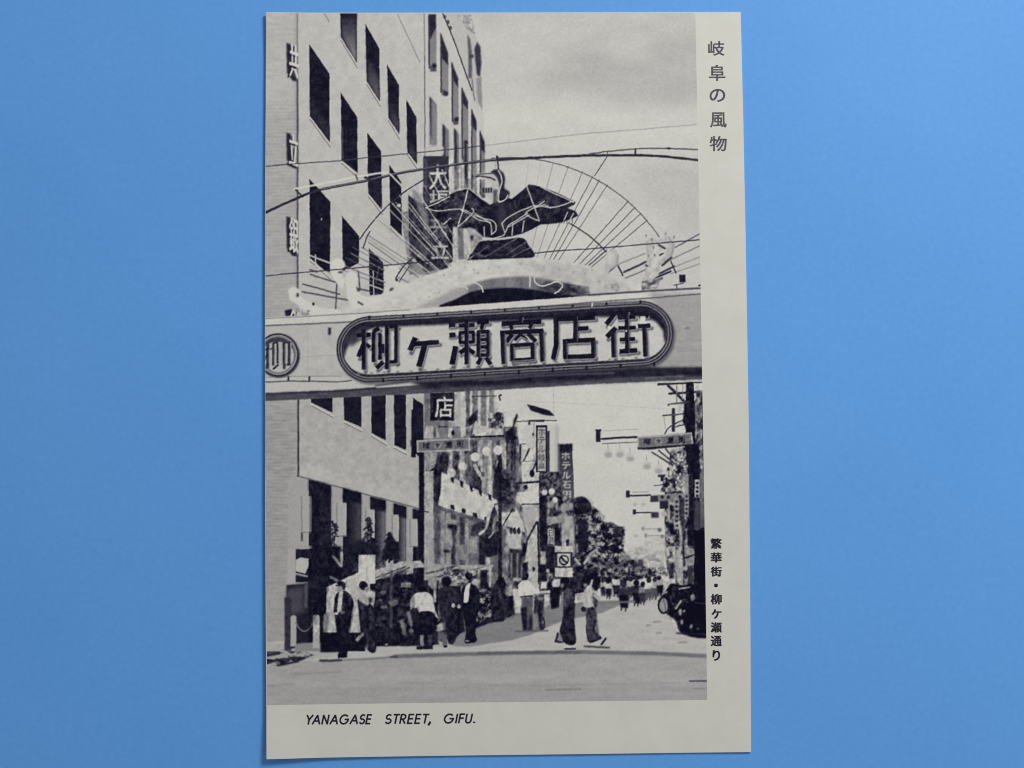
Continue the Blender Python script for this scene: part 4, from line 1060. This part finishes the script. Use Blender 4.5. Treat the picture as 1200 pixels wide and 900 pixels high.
# ================================================================== oval name board
T('printed_gate_sign')
CLx, CLy, CRx, CRy = 433.0, 409.5, 750.5, 391.0
def stadium(r, rv=None):
    rv = rv or r
    pts = []
    for a in np.linspace(90, 270, 30): pts.append((CLx + r * math.cos(math.radians(a)), CLy - rv * math.sin(math.radians(a))))
    for a in np.linspace(-90, 90, 30): pts.append((CRx + r * math.cos(math.radians(a)), CRy - rv * math.sin(math.radians(a))))
    return pts
poly([(x + 2.5, y + 3) for x, y in stadium(38.5, 38.5)], 70, soft=1.4, alpha=.7)
poly(stadium(38.6, 38.6), 46, soft=.2)
poly(stadium(36.8, 36.9), 134, soft=.2)
poly(stadium(35.4, 35.6), 44, soft=.2)
poly(stadium(33.6, 33.9), 168, soft=.2)
poly(stadium(32.6, 32.9), 52, soft=.2)
inner = stadium(31, 29.5)
poly(inner, 188, soft=.4)
mottle(inner, 4, 8, 5, 131)
# the rim's own cast shade along the upper inside of the photographed board
shade = [(CLx + 31.5 * math.cos(math.radians(a)), CLy - 31 * math.sin(math.radians(a))) for a in np.linspace(200, 90, 20)] + [(CRx + 31.5 * math.cos(math.radians(a)), CRy - 31 * math.sin(math.radians(a))) for a in np.linspace(90, -20, 20)]
low = [(779, 402), (777, 388), (770, 378), (760, 373), (748, 371), (700, 371.5), (640, 374.5), (580, 377), (520, 380.5), (470, 382.5), (440, 384), (424, 389), (412, 398), (405, 412)]
poly(shade + low, 40, soft=1.3)
poly([(404, 400), (414, 388), (430, 382), (426, 396), (412, 406)], 70, soft=2)
line([(433, 372.6), (600, 362.6), (750, 353.2)], 1.0, 120)
for k in range(9):
    t = k / 8; x = CLx + (CRx - CLx) * t
    rect(x - 1, CLy + (CRy - CLy) * t - 39, x + 1.2, CLy + (CRy - CLy) * t - 35.5, 36, soft=.2)
    rect(x + 15, CLy + (CRy - CLy) * t + 33.2, x + 17.4, CLy + (CRy - CLy) * t + 38.4, 36, soft=.2)
for k in range(22):
    x = 420 + k * 15.5; y = CLy + (CRy - CLy) * (x - CLx) / (CRx - CLx) + 29.5
    ell(x, y - 1.5, 2.2, .8, 120, soft=.4)
rect(693, 354.8, 694.8, 360, 220)
SIGN = [  # (points, stroke width) of each painted stroke, character by character
    ([(418.3, 393.5), (434.5, 392)], 4.2), ([(426.6, 386), (426.6, 433)], 4.4), ([(426, 404), (420, 418)], 4.2), ([(429, 403), (434, 407)], 3.4),
    ([(438.2, 389), (438.2, 424)], 4.2), ([(437.5, 389), (444.5, 384.5)], 4), ([(445.4, 391), (445.4, 421)], 3.4), ([(449, 424), (441.5, 431.5)], 4.2),
    ([(453.8, 381.5), (453.8, 432)], 4.4), ([(453, 383), (466, 382.2)], 4), ([(464.4, 382.5), (464.4, 425)], 4), ([(454, 424.4), (466, 423.6)], 3), ([(449, 403), (449, 413.5)], 2),
    ([(486.6, 396), (480.5, 410.5)], 5.4), ([(484.5, 403), (514, 401)], 4.6), ([(498, 403), (491, 429.5)], 5.6),
    ([(526, 381.3), (533.5, 380.6)], 4.4), ([(526.6, 393), (534, 392.2)], 4.4), ([(534, 406), (530, 427)], 5.6),
    ([(547, 376), (547, 426.5)], 4.4), ([(537.6, 382), (556, 381)], 3.8), ([(538, 390), (556, 389)], 3), ([(539.4, 389), (539.4, 402)], 3), ([(554.6, 389), (554.6, 401)], 3), ([(538, 401.4), (556, 400.6)], 3),
    ([(546, 408.5), (538.8, 414)], 4), ([(548, 408.5), (556, 414)], 4),
    ([(559, 378), (573, 377.2)], 4), ([(566, 378), (564, 386)], 3.2), ([(561, 388), (561, 418)], 4.4), ([(571.6, 387.4), (571.6, 417.5)], 4.4), ([(560, 389), (573, 388.4)], 3.4), ([(561, 398), (572, 397.4)], 3), ([(561, 407), (572, 406.4)], 3), ([(560, 416.6), (573, 416)], 3.4),
    ([(563.5, 419), (559.6, 427)], 4), ([(569.6, 419), (575, 427)], 4),
    ([(610.5, 371), (610.5, 377)], 4.2), ([(588.2, 379.4), (634, 376.8)], 4.8), ([(598.5, 381), (600, 386)], 3.4), ([(623, 380), (620.5, 385)], 3.4),
    ([(586.6, 390), (636.4, 387.6)], 4.6), ([(589, 389), (590.4, 426.5)], 4.8), ([(634.6, 388), (635.6, 423.5)], 4.6), ([(600.4, 392), (593.4, 401)], 4), ([(619, 391), (628, 400)], 4),
    ([(604, 398), (610, 392), (617, 397.5)], 2.4), ([(598.6, 405), (625.4, 403.4)], 3.8), ([(600, 404), (600.6, 424)], 4.2), ([(624, 403), (624.8, 421)], 4.2), ([(599.4, 422.6), (626, 420.8)], 3.8),
    ([(649, 374.4), (697, 372)], 4.6), ([(651.8, 374), (651.8, 404), (648.6, 418.5)], 5), ([(674.6, 370), (674.6, 399)], 5), ([(676, 385.4), (689.5, 384.6)], 4.4),
    ([(660, 400.2), (697, 398)], 4.6), ([(662.2, 399), (662.6, 420)], 4.8), ([(695.2, 398), (695.6, 418)], 4.8), ([(661, 418.6), (697, 417)], 4.6),
    ([(720, 368), (710.4, 380)], 4.6), ([(721.5, 384), (711.4, 395)], 4.6), ([(718.8, 388.5), (719.4, 418.5)], 4.6), ([(734.6, 365), (735.2, 412)], 4.4),
    ([(724.2, 372.2), (744, 371.4)], 4), ([(724.6, 384.6), (745, 383.8)], 3.6), ([(726.6, 398), (744, 397.2)], 3.6), ([(726, 412), (746.4, 410.6)], 4.8),
    ([(749, 371.4), (760, 370.6)], 3), ([(747.6, 382.2), (762, 381.4)], 4.2), ([(755.2, 383), (756.6, 417.5)], 4.8)]
for p, w in SIGN: line([(x + 1.9, y + 3.2) for x, y in p], w, 84, soft=.5, alpha=.85)
for p, w in SIGN: line([(x + 1.0, y + 1.3) for x, y in p], w + .3, 150, square=True)
for p, w in SIGN: line(p, w + 1.0, 34, square=len(p) == 2)
for p, w in SIGN:
    if w > 3.9 and len(p) == 2 and abs(p[0][0] - p[1][0]) < 3: line([(x + w * .12 + 1.4, y + 1) for x, y in p], .8, 128, alpha=.7)
for (x, y, w, h) in [(542, 395.5, 2.4, 6), (551.4, 395, 2.4, 6), (566.4, 393.4, 7, 4), (566.4, 402.4, 7, 3.6), (566.4, 411.6, 7, 4)]:
    rect(x - w / 2, y - h / 2, x + w / 2, y + h / 2, 140, soft=.3); rect(x - w / 2 + .9, y - h / 2 + 1.1, x + w / 2 - .9, y + h / 2 - 1.1, 60, soft=.2)
line([(592.6, 392), (593.4, 424)], 1, 140); line([(631, 391), (631.6, 421)], 1, 140); line([(596.6, 406), (597, 424), (628, 421.5), (627.6, 404)], 1, 138)
line([(605, 400), (610.6, 394.6), (620, 399.6)], 1, 140); line([(602.5, 381.5), (618, 380.8), (617, 384.2)], 1, 140); line([(457, 386), (457, 421)], 1, 150); line([(441, 393), (441, 420)], 1.2, 132)
rect(750, 370.6, 756.4, 379, 206, soft=.2); ell(714, 384, 2, 2, 205, soft=.3); ell(733.8, 388, 1.2, 1.2, 210, soft=.2)

# ================================================================== big curved pipe and wires in front
T(None)
line(smooth([(306, 252), (312.5, 249), (343, 235), (375, 223), (430, 211.7), (467, 203.5), (500, 197.5), (540, 192), (580, 187.6), (630, 184.8), (680, 182.5), (744, 182), (785, 184), (834, 190)]), 3.0, 56)
line(smooth([(375, 222.4), (430, 211), (467, 202.8), (500, 196.8), (540, 191.2), (580, 187)]), 1.0, 120)
line(smooth([(345, 222), (375, 216), (420, 207), (452, 202)]), 2.4, 200, soft=.3); line(smooth([(312, 232), (330, 226), (345, 222)]), 1.4, 178, alpha=.6)
line([(347, 223), (355, 231)], 2, 50); line([(417, 205), (419, 211)], 2, 90, soft=.4); line([(428, 208), (434, 211)], 3, 60)
line([(457, 204), (471, 218)], 1.8, 186); ell(467.5, 241, 2.4, 2, 196, soft=.3)
line(smooth([(690, 180.6), (712, 177.6), (744, 174.6), (783, 174), (834, 176)]), 1.7, 92); line([(744.5, 175), (744.5, 182)], 2, 56); line([(712, 178), (712, 182)], 1.2, 80); ell(784, 174, 2.2, 1.2, 50)
line([(306, 196), (350, 192), (400, 188.5), (430, 185), (500, 178), (566, 171)], 1.1, 66)
line(smooth([(306, 324), (350, 320), (400, 315.5), (430, 313), (470, 309.5), (520, 304.5)]), 1.3, 60)
line(smooth([(625, 297), (660, 293.5), (700, 291), (760, 286), (834, 280)]), 1.3, 54)
ell(582.5, 184, 1.6, 1.4, 60)

# ------------------------------------------------------------------ from drawn tones to the printed sheet (one fine mesh, split by what is shown)
rng = np.random.default_rng(3)
STEP = 0.85
quadL = lambda y: 306.0
PX = np.arange(310.0, 830.5, STEP); PY = np.arange(13.0, 826.5, STEP)
# small detail the lens half caught where the street is busiest
CUR[0] = -1
win = (0, CW, 0, CH); xs, ys = _grid(*win)
zone = np.zeros((CH, CW), bool)
for pts in ([(497, 455), (580, 455), (592, 480), (612, 480), (640, 560), (672, 590), (690, 584), (735, 620), (740, 655), (780, 660), (780, 575), (800, 445), (834, 445), (834, 745), (790, 740), (770, 700), (700, 700), (560, 735), (497, 745)],
            [(363, 640), (425, 640), (497, 650), (520, 700), (516, 755), (380, 760), (363, 740)], [(478, 226), (531, 184), (566, 200), (566, 306), (500, 318), (478, 300)]):
    zone |= _inside(pts, xs, ys)
busy = np.clip(_blur(np.abs(C - _blur(C, 3.5)), 3.0) / 30, 0, 1) * _blur(zone.astype(np.float32), 2)
tex = (field(2.0, 2.6, 401) - .5) * 0.6 + (field(1.2, 1.5, 402) - .5) * 0.5 + (field(4.0, 5.5, 403) - .5) * 0.7
C = C + busy * tex * 62
C = _blur(C, 0.34)
C = np.clip(C + 0.45 * (C - _blur(C, 1.0)), 14, 212)     # edge crispness of the print
C = 0.94 * C + 0.06 * _blur(C, 2.4)                # the lens was not that sharp
gx = np.clip(((PX - X0) * SS).astype(int), 0, CW - 1); gy = np.clip(((PY - Y0) * SS).astype(int), 0, CH - 1)
# regular sheet in card millimetres: rows and columns follow the picture's own frame
TLc, TRc, BRc, BLc = (312.9, 16.2), (814.8, 14.9), (828.8, 820.0), (313.9, 825.2)
nx, ny = int(516 / STEP), int(808 / STEP)
U, Vv = np.meshgrid(np.linspace(0, 1, nx + 1), np.linspace(0, 1, ny + 1))
PXg = (1 - Vv) * ((1 - U) * TLc[0] + U * TRc[0]) + Vv * ((1 - U) * BLc[0] + U * BRc[0])
PYg = (1 - Vv) * ((1 - U) * TLc[1] + U * TRc[1]) + Vv * ((1 - U) * BLc[1] + U * BRc[1])
PXg = PXg - (1 - U) ** 3 * 1.9 * np.sin(np.pi * Vv)          # left side follows the card's bowed edge
PXg = PXg + U ** 3 * 0.6 * np.sin(np.pi * Vv)
wx = (field(3.2, 3.2, 201) - .5) * 0.35 + (field(9, 9, 202) - .5) * 0.4
wy = (field(3.2, 3.2, 203) - .5) * 0.35 + (field(9, 9, 204) - .5) * 0.4
c0 = np.clip(((PXg - X0) * SS).astype(int), 0, CW - 1); r0 = np.clip(((PYg - Y0) * SS).astype(int), 0, CH - 1)
grain = (field(1.6, 1.6, 205)[r0, c0] - .5) * 2; cloud = (field(5, 4, 206)[r0, c0] - .5) * 2
SXg, SYg = PXg + wx[r0, c0], PYg + wy[r0, c0]
ci = np.clip(((SXg - X0) * SS).astype(int), 0, CW - 1); ri = np.clip(((SYg - Y0) * SS).astype(int), 0, CH - 1)
tone = C[ri, ci]
# printing grain: fine, and a softer uneven inking
g1 = rng.normal(0, 1, tone.shape)
g2 = rng.normal(0, 1, tone.shape)
g2 = (g2 + np.roll(g2, 1, 0) + np.roll(g2, 1, 1) + np.roll(g2, -1, 0) + np.roll(g2, -1, 1)) / 2.2
dk = np.clip((120 - tone) / 80, 0, 1)
tone = (tone - 36) * 1.10 + 22                       # hard contrast of the old print
tone = tone + g1 * 1.4 + g2 * 2.0 + grain * (2.5 + 5 * dk) + cloud * (1.5 + 7 * dk)
tone = np.clip(tone, 12, 205)
# warm lights, blue-black darks, as the ink is
b = tone + 14 - 20 * (tone - 30) / 160
rgb = np.stack([tone + 0.5, tone - 1.0, b], -1)
lin = srgb(np.clip(rgb, 0, 255)) / ILLUM
mx_, my_ = mm(PXg, PYg)
mz_ = lift(mx_, my_) + CARD_T + 0.02
co = (np.stack([mx_, my_, mz_], -1) * MM).reshape(-1, 3).astype(np.float32)
col = np.concatenate([lin, np.ones(lin.shape[:2] + (1,))], -1).reshape(-1, 4).astype(np.float32)
lab = L[ri, ci]
flab = lab[:-1, :-1].reshape(-1)
I = np.arange((nx + 1) * (ny + 1)).reshape(ny + 1, nx + 1)
quads = np.stack([I[1:, :-1], I[1:, 1:], I[:-1, 1:], I[:-1, :-1]], -1).reshape(-1, 4)

def sheet_part(name, sel, parent):
    q = quads[sel]
    used, inv = np.unique(q.ravel(), return_inverse=True)
    me = bpy.data.meshes.new(name)
    me.vertices.add(len(used)); me.vertices.foreach_set('co', co[used].ravel())
    nq = len(q)
    me.loops.add(nq * 4); me.loops.foreach_set('vertex_index', inv.astype(np.int32).ravel())
    me.polygons.add(nq)
    me.polygons.foreach_set('loop_start', np.arange(0, nq * 4, 4, dtype=np.int32))
    me.polygons.foreach_set('loop_total', np.full(nq, 4, np.int32))
    me.update(calc_edges=True)
    me.polygons.foreach_set('use_smooth', np.ones(nq, bool))
    ca = me.color_attributes.new('tone', 'FLOAT_COLOR', 'POINT')
    ca.data.foreach_set('color', col[used].ravel())
    me.materials.append(M_PRINT)
    o = bpy.data.objects.new(name, me); scene.collection.objects.link(o)
    o.parent = parent
    return o

photo = sheet_part('printed_photograph', flab == 0, card)
photo['label'] = 'black and white photograph of a shopping street under a decorated gate'
LABELS = {'printed_gate_sign': 'long oval name board with six big dark characters', 'printed_eagle': 'dark spread-winged eagle outlined in tubes above the gate',
          'printed_gate_beam': 'pale beam of the gate crossing the whole street', 'printed_gate_emblem': 'round emblem at the left end of the beam',
          'printed_department_store': 'tall pale building with rows of dark windows', 'printed_hotel_sign': 'dark upright sign with pale hotel lettering',
          'printed_road_sign': 'white road sign with a struck-through circle', 'printed_notice_board': 'blank white board over the market stall',
          'printed_trees': 'dark trees at the far end of the street', 'printed_market_stall': 'covered market stall along the pavement'}
for k in range(1, len(NAMES)):
    sel = flab == k
    if sel.sum() < 6: continue
    part = sheet_part(NAMES[k], sel, photo)
    if NAMES[k] in LABELS: part['label'] = LABELS[NAMES[k]]

# ------------------------------------------------------------------ captions printed on the margins
def flat_print(name, P, tris, mat, h):
    x, y = mm(P[:, 0], P[:, 1])
    z = lift(x, y) + CARD_T + h
    return mesh_object(name, np.stack([x, y, z], 1) * MM, tris, mat, card)
def caption_char(ch, x0, y0, x1, y1, mat, weight):
    v, t = glyph_mesh(ch)
    P = np.stack([x0 + v[:, 0] * (x1 - x0), y0 + v[:, 1] * (y1 - y0)], 1)
    # keep the faces up
    a, b_, c = P[t[:, 0]], P[t[:, 1]], P[t[:, 2]]
    s = (b_[:, 0] - a[:, 0]) * (c[:, 1] - a[:, 1]) - (b_[:, 1] - a[:, 1]) * (c[:, 0] - a[:, 0])
    t = np.where((s > 0)[:, None], t[:, ::-1], t)
    sh = [(-weight, -weight * .6), (weight, -weight * .6), (-weight, weight * .6), (weight, weight * .6)]     # ink spread thickens the strokes
    PP = np.concatenate([P + np.array(s) for s in sh]); TT = np.concatenate([t + k * len(P) for k in range(4)])
    hh = np.repeat([0.012, 0.015, 0.018, 0.021], len(P))
    flat_print('printed_character', PP, TT.tolist(), mat, hh)
for ch, bx in zip('岐阜の風物', [(830.2, 48.2, 848.6, 65), (831.2, 76.2, 849.8, 94.6), (831.8, 104.4, 849.6, 119.2), (832.4, 131.8, 851.2, 149.2), (832, 159.6, 851.4, 177)]):
    caption_char(ch, *bx, M_INK_GREY, 0.34)
for ch, bx in zip('繁華街・柳ケ瀬通り', [(833, 631, 845.4, 642.8), (833.2, 647.6, 845.4, 659), (833.2, 664.2, 845.4, 675.4), (837.2, 684.2, 840.8, 687.8), (833.2, 696.2, 845.4, 708),
                                   (834.2, 714.2, 845.2, 724.8), (833.2, 729.4, 845.4, 741), (833.2, 745.4, 845.4, 757), (835.4, 762, 843.4, 774)]):
    caption_char(ch, *bx, M_INK, 0.5)

ARC = lambda cx, cy, rx, ry, a0, a1, n=14: [(cx + rx * math.cos(math.radians(a)), cy - ry * math.sin(math.radians(a))) for a in np.linspace(a0, a1, n)]
LET = {  # strokes in a box one cap-height tall, y down; then the advance
    'Y': ([[(0.0, 0), (0.31, 0.52)], [(0.66, 0), (0.31, 0.52)], [(0.31, 0.48), (0.31, 1)]], 0.68),
    'A': ([[(0.0, 1), (0.41, 0.02)], [(0.43, 0.02), (0.84, 1)], [(0.17, 0.66), (0.67, 0.66)]], 0.92),
    'N': ([[(0.05, 1), (0.05, 0)], [(0.06, 0.02), (0.67, 0.98)], [(0.68, 1), (0.68, 0)]], 0.86),
    'G': ([ARC(0.5, 0.5, 0.48, 0.5, 48, 360, 26) + [(0.60, 0.5)]], 1.10),
    'S': ([ARC(0.28, 0.26, 0.25, 0.26, 45, 250, 12) + ARC(0.28, 0.74, 0.27, 0.26, 80, -150, 14)], 0.64),
    'E': ([[(0.50, 0), (0.05, 0), (0.05, 1), (0.50, 1)], [(0.05, 0.48), (0.48, 0.48)]], 0.64),
    'T': ([[(0.0, 0), (0.58, 0)], [(0.29, 0), (0.29, 1)]], 0.62),
    'R': ([[(0.05, 1), (0.05, 0), (0.28, 0)] + ARC(0.28, 0.26, 0.24, 0.26, 90, -90, 10) + [(0.05, 0.52)], [(0.25, 0.52), (0.56, 1)]], 0.68),
    'I': ([[(0.05, 0), (0.05, 1)]], 0.28),
    'F': ([[(0.50, 0), (0.05, 0), (0.05, 1)], [(0.05, 0.46), (0.46, 0.46)]], 0.62),
    'U': ([[(0.05, 0), (0.05, 0.68)] + ARC(0.34, 0.70, 0.29, 0.30, 180, 360, 12) + [(0.63, 0)]], 0.82),
    ',': ([[(0.12, 0.88), (0.10, 1.0), (0.0, 1.2)]], 0.3),
    '.': ([[(0.06, 0.93), (0.06, 0.97)]], 0.2)}
def ribbon(pts, w):
    """a pen stroke with square joints: outline of a polyline of width w"""
    P = [np.array(p, float) for p in pts]
    P = [p for i, p in enumerate(P) if i == 0 or np.hypot(*(p - P[i - 1])) > 1e-4]
    V, F = [], []
    for i, p in enumerate(P):
        d0 = P[i] - P[i - 1] if i else P[1] - P[0]
        d1 = P[i + 1] - P[i] if i < len(P) - 1 else d0
        d0 = d0 / np.hypot(*d0); d1 = d1 / np.hypot(*d1)
        t = d0 + d1; t = t / max(np.hypot(*t), 1e-6)
        nrm = np.array([-t[1], t[0]]); k = min(1 / max(0.35, abs(nrm @ np.array([-d0[1], d0[0]]))), 2.0)
        e = (-d0 if i == 0 else d0 if i == len(P) - 1 else 0 * d0) * w * 0.28
        V += [p + e + nrm * w / 2 * k, p + e - nrm * w / 2 * k]
    for i in range(len(P) - 1): F.append((2 * i, 2 * i + 1, 2 * i + 3, 2 * i + 2))
    return V, F
def caption_word(text, xa, xb, y_top, cap, slope, w):
    adv = sum(LET[c][1] for c in text[:-1]) + {',': 0.12, '.': 0.12}.get(text[-1], LET[text[-1]][1] - 0.12)
    k = (xb - xa - 0.20 * cap) / adv
    x = xa
    for c in text:
        VV, FF, H = [], [], []
        for s, st in enumerate(LET[c][0]):
            pts = [(x + 0.06 * k + p[0] * k * 0.84 + (1 - p[1]) * 0.20 * cap, y_top + p[1] * cap + slope * (x - xa)) for p in st]
            v, f = ribbon(pts, w * (1.25 if c in '.,' else 1))
            o = len(VV); VV += v; FF += [tuple(q + o for q in fc) for fc in f]; H += [0.015 + 0.003 * s] * len(v)
        P = np.array(VV); hx, hy = mm(P[:, 0], P[:, 1])
        z = lift(hx, hy) + CARD_T + np.array(H)
        faces = []
        for fc in FF:
            a = np.stack([hx[list(fc)], hy[list(fc)]], 1)
            ar = sum(a[i][0] * a[(i + 1) % 4][1] - a[(i + 1) % 4][0] * a[i][1] for i in range(4))
            faces.append(fc if ar > 0 else fc[::-1])
        mesh_object('printed_letter', np.stack([hx, hy, z], 1) * MM, faces, M_INK, card)
        x += LET[c][1] * k
caption_word('YANAGASE', 358.0, 436.0, 837.6, 10.2, -0.004, 2.05)
caption_word('STREET,', 450.6, 505.4, 837.2, 10.2, -0.004, 2.05)
caption_word('GIFU.', 519.2, 557.8, 836.8, 10.2, -0.004, 2.05)
